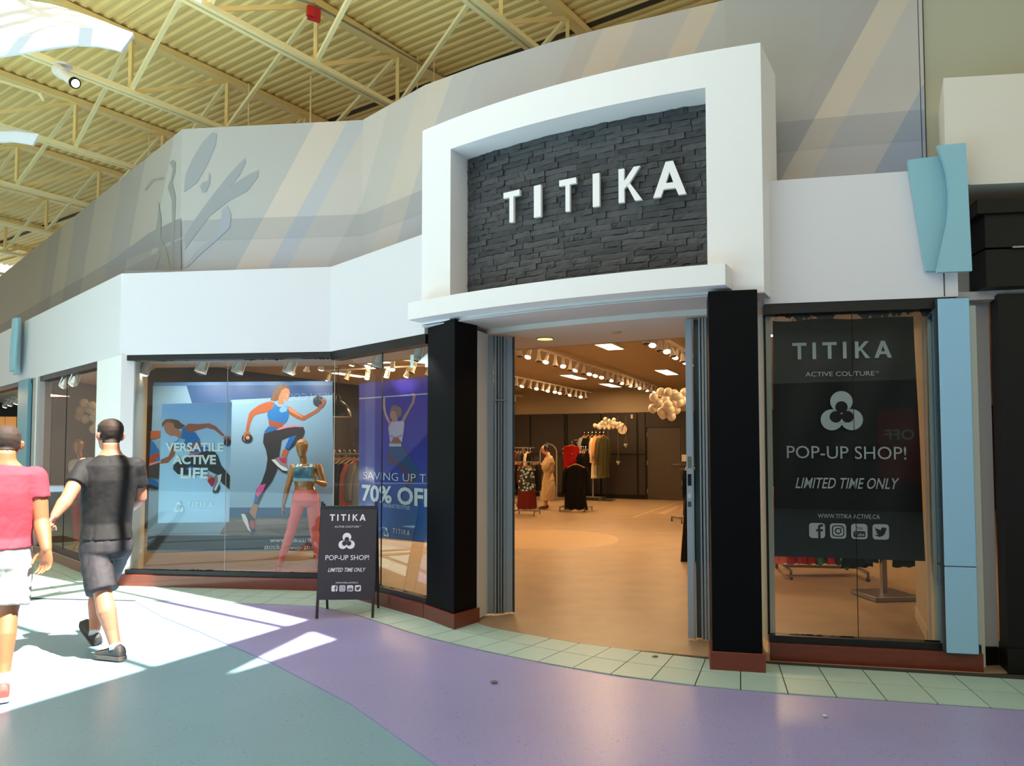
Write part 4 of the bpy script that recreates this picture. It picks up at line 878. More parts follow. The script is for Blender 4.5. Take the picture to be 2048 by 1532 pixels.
# pendant lamp
q = dp(676, 822, 11.4); t = thing('pendant_lamp', 'dark dome pendant lamp hanging behind the glass right of the big poster', 'lamp', tuple(q))
MB().lathe([(.205, -.085), (.20, -.07), (.185, 0), (.14, .09), (.07, .145), (.035, .16), (.03, .22), (.012, .25)], q, 28).build('shade', mat('dark_green_enamel', '1e2620', rough=.2, coat=.5), t, smooth=True)
MB().lathe([(.195, -.09), (.207, -.086)], q, 28).build('rim', mat('rim_white', 'e8e4d8'), t); MB().tube([q+Vector((0, 0, .24)), Vector((q.x, q.y, 3.35))], .006, 6).build('cord', BLACKF, t)
# ------------------------------------------------------------ clothes racks
WOODH = woodmat('hanger_wood', 'c98d4c', '9c6329', axis=(6, 6, 6))
def hanger(mb_p, w=.42):
    mb = MB(); mb.tube([(-w/2, 0, -.10), (-w*.22, 0, -.035), (0, 0, 0), (w*.22, 0, -.035), (w/2, 0, -.10)], [.014, .013, .012, .013, .014], 6); mb.bar((-w/2+.02, 0, -.10), (w/2-.02, 0, -.10), .012)
    o = mb.build('hanger', WOODH, mb_p, local=True)
    MB().tube([(0, 0, 0), (0, 0, .05), (.018, 0, .075), (0, 0, .10), (-.018, 0, .085)], .003, 5).build('hook', CHROME, o, local=True); return o
def garment_mesh(kind, m, seed, m2=None):
    rr = random.Random(seed); prof = {'coat': [(0, .16), (.06, .42), (.2, .44), (.5, .43), (.95, .50)], 'top': [(0, .16), (.05, .40), (.2, .42), (.62, .42)], 'dress': [(0, .14), (.05, .36), (.3, .32), (.5, .36), (1.0, .50)], 'trousers': [(0, .34), (.3, .38), (.95, .40)], 'skirt': [(0, .30), (.2, .36), (.62, .46)]}[kind]
    H = prof[-1][0]; nz, nx = 14, 14; mb = MB(); ph = [rr.uniform(0, 6) for _ in range(3)]
    def wd(z):
        for (z0, w0), (z1, w1) in zip(prof[:-1], prof[1:]):
            if z <= z1+1e-6: return w0+(w1-w0)*(z-z0)/(z1-z0)
        return prof[-1][1]
    idx = {}
    for s in (0, 1):
        for j in range(nz+1):
            z = H*j/nz; w = wd(z)
            for i in range(nx+1):
                u = i/nx*2-1; th = .035+.02*z/H; e = math.sqrt(max(0, 1-u*u)); fold = (.012*math.sin(u*9+ph[0]+z*2)+.008*math.sin(u*17+ph[1]))*(.3+z/H)*e
                y = (e*th+.002)*(1 if s else -1)+fold; idx[s, j, i] = len(mb.v); mb.v.append((u*w/2+.01*math.sin(z*8+ph[2]), y, -.03-z-.012*math.sin(i*1.3+ph[0])*(j == nz)))
    for s in (0, 1):
        for j in range(nz):
            for i in range(nx):
                q = (idx[s, j, i], idx[s, j, i+1], idx[s, j+1, i+1], idx[s, j+1, i]); mb.f.append(q if s == 0 else q[::-1])
                mb.m.append(1 if (m2 and j > nz*.55) else 0)
    for s_i in (0, nx):
        for j in range(nz): mb.f.append((idx[0, j, s_i], idx[0, j+1, s_i], idx[1, j+1, s_i], idx[1, j, s_i])); mb.m.append(0)
    for j in (0, nz):
        for i in range(nx): mb.f.append((idx[0, j, i], idx[1, j, i], idx[1, j, i+1], idx[0, j, i+1])); mb.m.append(0)
    if kind in ('coat', 'top'):
        L = .55 if kind == 'coat' else .42
        for s in (-1, 1):
            pts = [(s*.19, 0, -.08), (s*.245, .01, -.2), (s*.26, .015, -.4), (s*(.27), .0, -.08-L)]; mb.tube(pts, [.045, .05, .045, .04], 8)
    return mb.mesh('garment', [m]+([m2] if m2 else []), True)
def fabric(nm, c, **k): return mat('fabric_'+nm, c, rough=.85, spec=.2, bump=.15, bscale=250, **k)
def floral(nm, c1, c2, c3, s=14):
    m = mat('fabric_'+nm, c1, rough=.8); nt = m.node_tree; p = nt.nodes['Principled BSDF']; tc = nt.nodes.new('ShaderNodeTexCoord'); v = nt.nodes.new('ShaderNodeTexVoronoi'); v.inputs['Scale'].default_value = s
    r = nt.nodes.new('ShaderNodeValToRGB'); r.color_ramp.interpolation = 'CONSTANT'; r.color_ramp.elements[0].color = lin(c3); e = r.color_ramp.elements.new(.22); e.color = lin(c2); r.color_ramp.elements[-1].position = .45; r.color_ramp.elements[-1].color = lin(c1)
    nt.links.new(tc.outputs['Object'], v.inputs['Vector']); nt.links.new(v.outputs['Distance'], r.inputs[0]); nt.links.new(r.outputs[0], p.inputs['Base Color']); return m
BK, RD, OL, BE, MR_ = fabric('black', '0d0b09'), fabric('red', 'a81812'), fabric('olive', '4d4a2c'), fabric('cream', 'd8c4a0'), fabric('maroon', '5c1a14')
GY, PK, NV_, GN = fabric('grey', '8b8a86'), fabric('coral', 'e07060'), fabric('navy', '26303f'), fabric('green', '3f6b45')
FLO = floral('floral', '1c2026', '8fa09a', 'd6cba6', 16); FL2 = floral('spotted', '15120f', '15120f', 'c8bda6', 22)
GM = {}
def garment(p, rz, kind, m, label, grp, seed=0, m2=None, scale=1.0, hang=True):
    k = (kind, m.name, seed)
    if k not in GM: GM[k] = garment_mesh(kind, m, seed, m2)
    t = thing('hanging_garment', label, 'garment', tuple(p), group=grp); t.rotation_euler = (0, 0, rz); t.scale = (scale,)*3
    o = bpy.data.objects.new('cloth', GM[k]); C.objects.link(o); o.parent = t
    if hang: hanger(t)
    return t
def castor(mb, p, m=0): mb.tube([p+Vector((-.012, 0, .03)), p+Vector((.012, 0, .03))], .03, 12); mb.bar(p+Vector((0, 0, .03)), p+Vector((0, 0, .09)), .02)
def rackbase(t, c, w, dpt, rz, zt, wheels=True, bars=2):
    x = Vector((math.cos(rz), math.sin(rz), 0)); y = Vector((-x.y, x.x, 0)); c = Vector(c)
    mb = MB(); mb.bar(c-x*w/2+Vector((0, 0, .1)), c+x*w/2+Vector((0, 0, .1)), .03)
    for s in (-1, 1): mb.bar(c+x*w/2*s-y*dpt/2+Vector((0, 0, .1)), c+x*w/2*s+y*dpt/2+Vector((0, 0, .1)), .03)
    mb.build('base_frame', STEEL, t)
    MB().bar(c+Vector((0, 0, .1)), c+Vector((0, 0, zt)), .035).build('post', STEEL, t)
    if wheels:
        for sx in (-1, 1):
            for sy in (-1, 1): w_ = MB(); castor(w_, c+x*w/2*sx+y*dpt/2*sy); w_.build('castor', mat('castor_grey', '4b4a48', rough=.4), t)
    return x, y
def fourway(c, rz, zt, label, arm=.32, w=.5):
    c = Vector((c[0], c[1], 0)); t = thing('clothes_rack', label, 'clothes rack', tuple(c)); x, y = rackbase(t, c, w, w, rz, zt)
    for d, dz in ((x, 0), (-x, 0), (y, -.1), (-y, -.1)): MB().bar(c+Vector((0, 0, zt+dz)), c+d*arm+Vector((0, 0, zt+dz)), .025).build('arm', STEEL, t)
    return t, x, y, c
# rack with floral trousers by the left grille door
c = fl(1053, 1030); t, x, y, c = fourway(c, -.3, 1.22, 'steel floor rack with floral and maroon trousers just inside the left grille')
vd = Vector((c.x, c.y, 0)).normalized(); sd_ = Vector((vd.y, -vd.x, 0)); rzv = math.atan2(sd_.y, sd_.x)
garment(c-vd*.30+Vector((0, 0, 1.14)), rzv, 'trousers', FLO, 'floral print trousers on the front hanger of the rack by the left grille', None, 1, MR_, 1.0)
garment(c-vd*.22+sd_*.03+Vector((0, 0, 1.14)), rzv+.15, 'trousers', MR_, 'maroon trousers right behind the floral trousers', None, 2)
for k in range(4): garment(c+sd_*(-.14-.05*k)+Vector((0, 0, 1.22)), rzv+1.4, 'top', (MR_, BK, FLO, BK)[k], 'folded over garment on the left arm of the floral trousers rack', 'garments on the left arm of the floral rack', 3+k)
for k in range(4): garment(c+sd_*(.12+.05*k)+vd*.05+Vector((0, 0, 1.22)), rzv+1.4, 'top', (BK, FLO, NV_, BK)[k], 'garment on the right arm of the floral trousers rack', 'garments on the right arm of the floral rack', 7+k)
c2 = fl(1046, 1012); t, x, y, c2 = fourway(c2, .3, 1.55, 'taller steel rack with wooden hangers behind the floral trousers rack')
for k in range(6): garment(c2+sd_*(-.2+.08*k)+Vector((0, 0, 1.46)), rzv+1.3, 'top', (BK, MR_, NV_, BK, BE, BK)[k], 'dark top on the taller rack behind the floral trousers', 'tops on the taller rack by the left grille', k)
# centre rack: black tunic in front, red trousers behind
c = fl(1152, 1022); t, x, y, c = fourway(c, -.4, 1.50, 'wheeled steel rack with a black tunic and red trousers in the shop centre', w=.62)
vd = Vector((c.x, c.y, 0)).normalized(); sd_ = Vector((vd.y, -vd.x, 0)); rzv = math.atan2(sd_.y, sd_.x)
garment(c-vd*.34+Vector((0, 0, 1.16)), rzv, 'coat', BK, 'black long tunic on the front hanger of the centre rack', None, 11, None, 1.12)
garment(c-vd*.26+sd_*.03+Vector((0, 0, 1.15)), rzv-.1, 'top', fabric('rose', '9c3a35'), 'rose red top just behind the black tunic', None, 12)
garment(c-sd_*.10-vd*.2+Vector((0, 0, 1.62)), rzv, 'trousers', RD, 'bright red trousers at the upper left of the centre rack', None, 13, None, 1.1)
for k in range(3): garment(c-sd_*(.16+.04*k)+vd*.04*k+Vector((0, 0, 1.5)), rzv+1.2, 'trousers', BK, 'black trousers left of the red trousers', 'black trousers on the centre rack', 14)
for k in range(3): garment(c+sd_*(.14+.05*k)+Vector((0, 0, 1.48)), rzv+1.3, 'coat', BK, 'black garment on the right arm of the centre rack', 'black garments on the right arm of the centre rack', 15)
# back rack with coats
c = fl(1186, 1001); t, x, y, c = fourway(c, -.42, 1.86, 'tall steel rack of coats by the back wall', w=.6)
vd = Vector((c.x, c.y, 0)).normalized(); sd_ = Vector((vd.y, -vd.x, 0)); rzv = math.atan2(sd_.y, sd_.x)
for k, (m, l, kk) in enumerate(((GY, 'grey coat', 'coat'), (BK, 'black coat', 'coat'), (BK, 'black jacket', 'coat'), (BE, 'cream cardigan', 'coat'), (fabric('tan', 'c98f55'), 'tan scarf top', 'top'), (OL, 'olive green long jacket', 'coat'))):
    garment(c+sd_*(-.24+.11*k)-vd*.03*k+Vector((0, 0, 1.92)), rzv+(1.15 if k < 4 else 1.0), kk, m, l+' on the tall rack by the back wall', None, 20+k, None, 1.28)
c = fl(1170, 1000); t, x, y, c = fourway(c, 0, 1.78, 'steel rack of patterned tops between the red trousers and the coats', w=.5)
for k in range(5): garment(c+sd_*(-.15+.1*k)+Vector((0, 0, 1.75)), rzv+1.0, 'coat', (BK, FL2, BK, FL2, BK)[k], 'patterned dark top beside the coats', 'patterned tops beside the coats', 30+k % 2)
# mat under the coat rack, mirror behind the woman
q = fl(1190, 1000.5); tag(MB().box((q.x, q.y, .012), (1.1, .6, .016), -.42).build('rug', fabric('grass_green', '3c4520'), loc=(q.x, q.y, 0)), 'small dark green rug under the coat rack', 'rug')
q = fl(1097, 1001); t = thing('standing_mirror', 'arched standing mirror with a pale frame behind the woman', 'mirror', (q.x, q.y, 0))
ar = [(-.26, 0), (-.26, 1.35)]+[(-.26*math.cos(PI*k/10), 1.35+.26*math.sin(PI*k/10)) for k in range(1, 10)]+[(.26, 1.35), (.26, 0)]
MB().tube([q+AM*u+Vector((0, 0, .05+v)) for u, v in ar], .018, 6).build('frame', mat('mirror_frame', '8a7f70', rough=.4), t)
mb = MB(); mb.add([q+AX*.01+AM*u+Vector((0, 0, .05+v)) for u, v in ar], [tuple(range(len(ar)))]); mb.build('glass', mat('mirror_glass', '5a5248', rough=.12, metal=.6), t); MB().bar(q-AM*.2+AX*.3, q-AM*.2+Vector((0, 0, 1.2)), .02).build('stand', BLACKF, t)
# racks behind the front windows
c = v2(fl(690, 1080)) ; c = v2(dp(690, 1000, 10.6)); t, x, y, c = fourway(c, .7, 1.46, 'steel rack of clothes seen between the running and purple posters', arm=.5, w=.6)
for k, m in enumerate((PK, BK, GY, BK, GN, NV_, BK, PK, GY)):
    garment(c+Vector((-.30+.075*k, -.02*k, 1.40)), 1.0, 'coat' if k % 2 else 'top', m, ['coral', 'black', 'grey', 'black', 'green', 'navy', 'black', 'coral', 'grey'][k]+' garment, number %s from the left on the rack between the posters' % ('one two three four five six seven eight nine'.split()[k]), None, 40+k % 3, None, 1.15)
c = v2(fl(1640, 1150)); t, x, y, c = fourway(c, -.15, 1.1, 'wheeled rack of red clothes seen under the banner', arm=.5, w=.85)
cols = [(PK, 'coral'), (PK, 'pale coral'), (RD, 'red'), (RD, 'deep red'), (RD, 'scarlet'), (GN, 'green'), (RD, 'crimson'), (FLO, 'floral'), (BK, 'black')]
for k, (m, l) in enumerate(cols): garment(c+Vector((-.45+.10*k, -.02, 1.12)), .5+.08*k, 'coat', m, l+' garment hanging on the wheeled rack under the banner', None, 50+k % 3, None, .98)
c = v2(fl(1768, 1196)); t = thing('clothes_stand', 'square based steel clothes stand in the right window', 'clothes stand', tuple(c)); rz = .1
o = MB().box((c.x, c.y, .03), (.46, .46, .05), rz).build('base', STEEL, t); bevel(o, .006, 1)
MB().box((c.x, c.y, .6), (.05, .05, 1.1), rz).build('post', STEEL, t); MB().bar(c+Vector((-.4, 0, 1.15)), c+Vector((.4, 0, 1.15)), .03).build('arm', STEEL, t)
for k, (dx, l) in enumerate(((-.27, 'left'), (-.20, 'second left'), (.27, 'right'), (.33, 'outer right'))): garment(c+Vector((dx, .02*k, 1.12)), .25, 'dress' if k % 2 == 0 else 'coat', BK, 'black long garment, %s one on the square based stand' % l, None, 60+k, None, .78)
c = v2(fl(1376, 1045)); t, x, y, c = fourway(c, .2, 1.2, 'wheeled rack of black clothes partly hidden by the right grille')
for k in range(4): garment(c+Vector((-.02+.06*k, 0, 1.15)), 1.2, 'coat', BK, 'black garment on the rack hidden by the right grille', 'black garments behind the right grille', 70)
q = fl(1362, 1124); t = thing('sale_board', 'black leaning board whose foot shows at the right grille', 'board', (q.x, q.y, 0))
MB().slab([q+Vector((0, 0, .0)), q+Vector((.55, 0, 0)), q+Vector((.55, .12, .9)), q+Vector((.1, .12, .9))], (0, .03, 0)).build('panel', BLACKF, t)
# painted floor marks in the shop
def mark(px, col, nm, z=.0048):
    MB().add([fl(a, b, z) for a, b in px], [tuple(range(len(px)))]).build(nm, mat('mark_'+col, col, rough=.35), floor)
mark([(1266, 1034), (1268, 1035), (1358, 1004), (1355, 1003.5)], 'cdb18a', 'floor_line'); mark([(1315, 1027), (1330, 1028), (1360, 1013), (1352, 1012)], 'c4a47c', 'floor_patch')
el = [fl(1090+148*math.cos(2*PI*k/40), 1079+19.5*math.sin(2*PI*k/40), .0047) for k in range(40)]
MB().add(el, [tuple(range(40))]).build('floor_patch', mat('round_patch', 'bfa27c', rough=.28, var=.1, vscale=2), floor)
# neighbour shop glimpsed at the far left
t = thing('display_panel', 'lit warm wood display panel in the neighbouring shop at far left', 'display panel', tuple(dp(15, 900, 14.7)))
for a, b in ((-40, 9), (10, 32)):
    A_, B_ = dp(a, 860, 14.6), dp(b, 860, 14.6); MB().prism([(A_.x, 14.6), (B_.x, 14.6), (B_.x, 14.65), (A_.x, 14.65)], .5, 2.15).build('board', mat('warm_board', 'd9a05e', rough=.6), t)
lamp('AREA', (-9.3, 12.9, 2.5), 60, WARM, 1.0, name='neighbour_light')
for k, px in enumerate((2, 12, 24)): spot(fl(px, 801-k*4, 2.55)+Vector((0, .2, 0)), 'white spotlight in the neighbouring shop at far left', 'neighbour shop spotlights', True, .3, .5)
# ============================================================ POSTERS, BANNER AND BOARD
def printed(name, label, A, B, px4, base, thick=.004, cat='poster', frame=None):
    """flat sheet whose four photo corners (bottom-left, bottom-right, top-right, top-left) lie in the vertical plane A-B"""
    pts = [pl(px, py, A, B) for px, py in px4]; x, n = basis(A, B); t = thing(name, label, cat, tuple(pts[0]))
    MB().slab([p-n*.0005 for p in pts], -n*thick).build('sheet', base, t); return t, x, n
def fig(t, A, B, n, shapes, name='printed_figure', lift=.001, flipy=None):
    mb = MB(); mats = []; L = lift
    for col, poly in shapes:
        m = mat('ink_'+col, col, rough=.4)
        if m not in mats: mats.append(m)
        mb.add([pl(px, py, A, B)+n*L for px, py in poly], [tuple(range(len(poly)))], mats.index(m)); L += .00035
    return mb.build(name, mats, t)
def Q(ox, oy, s, L): return [(ox+a/s, oy+b/s) for a, b in L]
# --- big running poster on a hanging sheet
PA, PB = (-6.0, 9.52), (-1.0, 9.52)
def grad(name, stops, axis='z', z0=0, z1=2.4, spots=()):
    m = bpy.data.materials.new(name); m.use_nodes = True; nt = m.node_tree; p = nt.nodes['Principled BSDF']; p.inputs['Roughness'].default_value = .4
    g = nt.nodes.new('ShaderNodeNewGeometry'); s = nt.nodes.new('ShaderNodeSeparateXYZ'); nt.links.new(g.outputs['Position'], s.inputs[0])
    r = nt.nodes.new('ShaderNodeMapRange'); r.inputs['From Min'].default_value = z0; r.inputs['From Max'].default_value = z1; nt.links.new(s.outputs['Z'], r.inputs['Value'])
    c = nt.nodes.new('ShaderNodeValToRGB'); nt.links.new(r.outputs[0], c.inputs[0])
    c.color_ramp.elements[0].position, c.color_ramp.elements[0].color = stops[0][0], lin(stops[0][1]); c.color_ramp.elements[-1].position, c.color_ramp.elements[-1].color = stops[-1][0], lin(stops[-1][1])
    for q, k in stops[1:-1]: e = c.color_ramp.elements.new(q); e.color = lin(k)
    nt.links.new(c.outputs[0], p.inputs['Base Color']); return m
GP = grad('poster_blue_gradient', [(0, '93a8b3'), (.4, '90b6d2'), (.75, '6d9ccb'), (1, '4f7fb8')])
t, x, n = printed('window_poster', 'large blue poster of women running and leaping with weights', PA, PB, [(293, 1106), (668, 1101), (665, 762), (307, 765)], PRINTW)
fig(t, PA, PB, n, [('8db2cc', [(299, 1068), (668, 1060), (665, 770), (306, 772)])], 'printed_backdrop'); bd = t.children[-1]; bd.data.materials[0] = GP
W1 = (460, 750, 4.141)
fig(t, PA, PB, n, [('2c4f84', [(373, 771), (665, 770), (665, 790), (462, 800), (384, 806)]), ('35578a', [(373, 771), (462, 770), (462, 806), (385, 806)]),
    ('3a5a80', [(450, 1015), (667, 1015), (667, 1036), (458, 1036)]), ('7d6f62', [(458, 1036), (667, 1036), (667, 1072), (470, 1072), (440, 1068)]), ('94867a', [(470, 1040), (560, 1038), (600, 1046), (520, 1050)]), ('6a5d52', [(520, 1056), (640, 1052), (660, 1062), (560, 1068)]),
    ('36363b', [(296, 1071), (667, 1071), (667, 1100), (294, 1100)])], 'printed_ground', .0015)
LEAP = [('6b4a35', Q(*W1, [(335, 210), (352, 160), (380, 110), (410, 85), (450, 80), (485, 95), (495, 120), (440, 170), (420, 200), (380, 215)])),
 ('c9805a', Q(*W1, [(415, 130), (450, 105), (488, 115), (497, 150), (490, 185), (478, 215), (462, 217), (445, 195), (445, 245), (400, 240), (402, 190)])),
 ('7c5034', Q(*W1, [(345, 190), (375, 120), (425, 84), (470, 86), (492, 100), (455, 108), (428, 128), (412, 165), (390, 215), (355, 218)])),
 ('b5623c', Q(*W1, [(290, 228), (330, 218), (365, 225), (355, 290), (320, 305), (260, 318), (215, 330), (195, 345), (170, 400), (155, 470), (130, 468), (145, 380), (160, 315), (190, 285), (240, 250)])),
 ('a9633f', Q(*W1, [(470, 262), (500, 265), (560, 310), (612, 340), (690, 300), (730, 270), (760, 215), (790, 200), (795, 230), (775, 265), (730, 310), (650, 355), (610, 380), (560, 365), (490, 325)])),
 ('d98c62', Q(*W1, [(480, 268), (510, 270), (565, 318), (605, 345), (600, 352), (540, 325), (492, 300)])),
 ('a9563a', Q(*W1, [(320, 368), (455, 390), (430, 430), (395, 442), (350, 428), (325, 420)])),
 ('2f78bd', Q(*W1, [(362, 222), (375, 240), (400, 262), (440, 268), (455, 252), (475, 262), (490, 300), (488, 345), (462, 398), (400, 392), (320, 372), (308, 330), (320, 298), (352, 282), (366, 255)])),
 ('7fb4d6', Q(*W1, [(415, 275), (455, 255), (478, 270), (470, 300), (430, 312), (410, 300)])),
 ('2f6fb0', Q(*W1, [(320, 425), (352, 425), (400, 440), (385, 462), (330, 480), (282, 492), (290, 462)])),
 ('3d3a3c', Q(*W1, [(282, 490), (330, 472), (400, 448), (480, 425), (560, 420), (610, 432), (622, 470), (610, 510), (570, 545), (530, 590), (488, 628), (455, 605), (500, 520), (520, 500), (430, 540), (420, 600), (405, 700), (392, 790), (350, 880), (290, 960), (238, 1075), (198, 1060), (220, 950), (262, 890), (300, 780), (312, 690), (300, 620), (275, 560)])),
 ('e38ba8', Q(*W1, [(380, 455), (430, 430), (500, 418), (570, 418), (600, 432), (540, 430), (470, 438), (405, 455)])),
 ('2a6cc0', Q(*W1, [(495, 512), (552, 500), (520, 555), (488, 615), (456, 602)])),
 ('d9609a', Q(*W1, [(245, 912), (300, 900), (275, 960), (230, 1015), (215, 985), (228, 940)])), ('2c66b8', Q(*W1, [(212, 1000), (235, 1018), (222, 1062), (197, 1052)])),
 ('b9684a', Q(*W1, [(448, 610), (486, 628), (465, 690), (425, 670), (435, 640)])), ('b07a5c', Q(*W1, [(190, 1068), (236, 1078), (212, 1190), (170, 1180), (165, 1130)])),
 ('8f8a92', Q(*W1, [(345, 705), (400, 682), (440, 672), (465, 700), (478, 770), (475, 815), (440, 805), (390, 750)])), ('e9ecef', Q(*W1, [(345, 700), (375, 700), (420, 745), (478, 775), (476, 795), (440, 790), (395, 755)])),
 ('c43a5a', Q(*W1, [(405, 690), (450, 685), (470, 690), (466, 735), (430, 725)])), ('2a2a2e', Q(*W1, [(395, 757), (440, 792), (477, 797), (474, 815), (440, 806), (400, 775)])),
 ('3a3a40', Q(*W1, [(95, 1148), (160, 1135), (205, 1190), (210, 1290), (185, 1328), (140, 1270)])), ('e6eae8', Q(*W1, [(95, 1150), (125, 1150), (150, 1200), (165, 1270), (182, 1310), (150, 1280), (110, 1200)])), ('c24a58', Q(*W1, [(172, 1200), (205, 1210), (208, 1265), (180, 1270), (165, 1235)])),
 ('2e3238', [(460+145/4.141+11*math.cos(k*.5236), 750+524/4.141+9.2*math.sin(k*.5236)) for k in range(12)]), ('c8a06a', [(460+150/4.141+4*math.cos(k*.785), 750+518/4.141+4*math.sin(k*.785)) for k in range(8)]),
 ('b56c4a', Q(*W1, [(118, 480), (150, 462), (172, 480), (165, 495), (140, 492), (125, 520), (130, 555), (112, 535)])),
 ('33363d', [(460+735/4.141+11*math.cos(k*.5236), 750+218/4.141+11*math.sin(k*.5236)) for k in range(12)]), ('a55f45', Q(*W1, [(752, 200), (790, 195), (796, 225), (775, 262), (740, 272), (735, 250), (765, 240)]))]
fig(t, PA, PB, n, LEAP, 'printed_woman', .004)
W2 = (285, 790, 4.642)
fig(t, PA, PB, n, [('b5623c', Q(*W2, [(78, 335), (172, 332), (172, 385), (110, 410), (78, 410)])), ('2f78bd', Q(*W2, [(78, 430), (105, 430), (160, 520), (150, 560), (70, 570)])), ('b04f30', Q(*W2, [(70, 568), (150, 530), (165, 560), (130, 620), (68, 640)])), ('2f78bd', Q(*W2, [(125, 600), (165, 570), (165, 612), (120, 622)])),
    ('d9a0b0', Q(*W2, [(68, 636), (165, 610), (165, 625), (66, 660)])), ('48484a', Q(*W2, [(66, 658), (165, 625), (158, 775), (62, 765)])), ('2a74c0', Q(*W2, [(62, 765), (155, 815), (152, 855), (60, 825)])), ('33383a', Q(*W2, [(60, 825), (152, 855), (150, 880), (58, 860)]))], 'printed_runner_edge', .012)
g = lambda px, py: pl(px, py, PA, PB)
put_text(MB(), 'www.titikaactive.ca', g(541, 1084), g(652, 1084), .055, n, .02, .0).build('lettering', PRINTW, t); put_text(MB(), '#titikagroup #titika', g(529, 1098), g(648, 1098), .055, n, .02, .0).build('lettering', PRINTW, t)
# --- smaller poster on the glass
BA, BB = PF[1]-n1*.03, PF[2]-n1*.03
t, x, n = printed('window_poster', 'smaller light blue poster reading VERSATILE ACTIVE LIFE', BA, BB, [(315.5, 1046), (458, 1044), (463.5, 804), (324, 808)], grad('poster_pale_blue', [(0, 'c0dff2'), (.5, 'b4daf2'), (.8, 'a0c8ee'), (1, '8db6ea')], z0=.8, z1=2.15))
RUN = [('a9623f', Q(*W2, [(300, 430), (320, 455), (300, 560), (240, 630), (165, 640), (170, 600), (240, 570), (270, 510), (280, 450)])),
 ('b0654a', Q(*W2, [(385, 300), (430, 265), (520, 270), (620, 262), (680, 290), (765, 375), (745, 385), (670, 325), (600, 305), (520, 325), (470, 345), (420, 345)])),
 ('7a5238', Q(*W2, [(180, 260), (215, 225), (270, 222), (330, 235), (370, 270), (400, 282), (370, 310), (330, 318), (290, 300), (240, 260), (182, 295)])),
 ('c98262', Q(*W2, [(190, 280), (235, 250), (285, 262), (300, 300), (360, 340), (365, 385), (340, 400), (300, 378), (270, 382), (240, 368), (215, 345)])),
 ('8c6244', Q(*W2, [(180, 262), (215, 228), (270, 224), (300, 262), (272, 262), (230, 250), (190, 290)])),
 ('2f78bd', Q(*W2, [(370, 310), (395, 300), (420, 345), (490, 345), (540, 420), (500, 450), (400, 470), (330, 500), (310, 440), (340, 400), (362, 385)])), ('8cc0dc', Q(*W2, [(320, 440), (350, 400), (400, 415), (380, 455), (325, 470)])),
 ('b05238', Q(*W2, [(410, 490), (500, 440), (540, 430), (545, 480), (450, 540)])), ('2f70b4', Q(*W2, [(500, 480), (600, 480), (620, 500), (450, 545)])),
 ('35302f', Q(*W2, [(440, 550), (540, 520), (660, 515), (700, 560), (730, 650), (812, 750), (810, 878), (740, 820), (690, 740), (610, 700), (560, 745), (440, 745), (330, 735), (285, 690), (290, 650), (330, 620), (400, 590)])),
 ('d9718c', Q(*W2, [(430, 548), (520, 530), (560, 524), (520, 545), (445, 556)])), ('2a6cc0', Q(*W2, [(400, 690), (440, 660), (550, 680), (600, 700), (610, 745), (560, 740), (500, 700)])),
 ('c98262', Q(*W2, [(590, 735), (640, 745), (660, 775), (620, 790), (600, 775)])), ('b81f38', Q(*W2, [(615, 780), (650, 760), (680, 780), (665, 830), (645, 855), (605, 800)])),
 ('8a8486', Q(*W2, [(665, 750), (738, 735), (725, 800), (690, 890), (655, 880), (660, 830), (680, 790)])), ('e9eef0', Q(*W2, [(700, 745), (738, 733), (728, 790), (680, 890), (668, 880), (705, 800)])), ('2a2a2e', Q(*W2, [(655, 880), (690, 890), (722, 830), (722, 870), (708, 912), (675, 918), (655, 905)])),
 ('33303a', [(285+792/4.642+7.3*math.cos(k*.5236), 790+440/4.642+8.3*math.sin(k*.5236)) for k in range(12)]), ('b56c4a', Q(*W2, [(752, 400), (775, 378), (818, 388), (822, 420), (790, 400), (762, 420)]))]
fig(t, BA, BB, n, RUN, 'printed_woman', .001); inkm = mat('pale_mint_ink', 'f0fbfa', rough=.5)
mb = MB(); g = lambda px, py: pl(px, py, BA, BB)
for s, a, b, y, h in (('VERSATILE', 332, 448, 902, 17), ('ACTIVE', 346, 433, 927.5, 18), ('LIFE', 362, 417, 956, 21)):
    P0, P1 = g(a, y), g(b, y); P1.z = P0.z; put_text(MB(), s, P0, P1, (g(a, y-h)-g(a, y)).length, n, .012, .035).build('lettering', inkm, t)
mb = MB(); P0, P1 = g(376, 1013), g(427, 1013); P1.z = P0.z; wordmark(mb, P0, P1, .052, n, .012, 0); trefoil(mb, g(358.5, 1014), .118, x, n, 0, 1, .012)
P0, P1 = g(383, 1021), g(421, 1021); P1.z = P0.z; put_text(mb, 'ACTIVE COUTURE', P0, P1, .014, n, .012); mb.build('logo_print', [inkm, mat('ink_logo_hole', 'b9dcf2')], t)
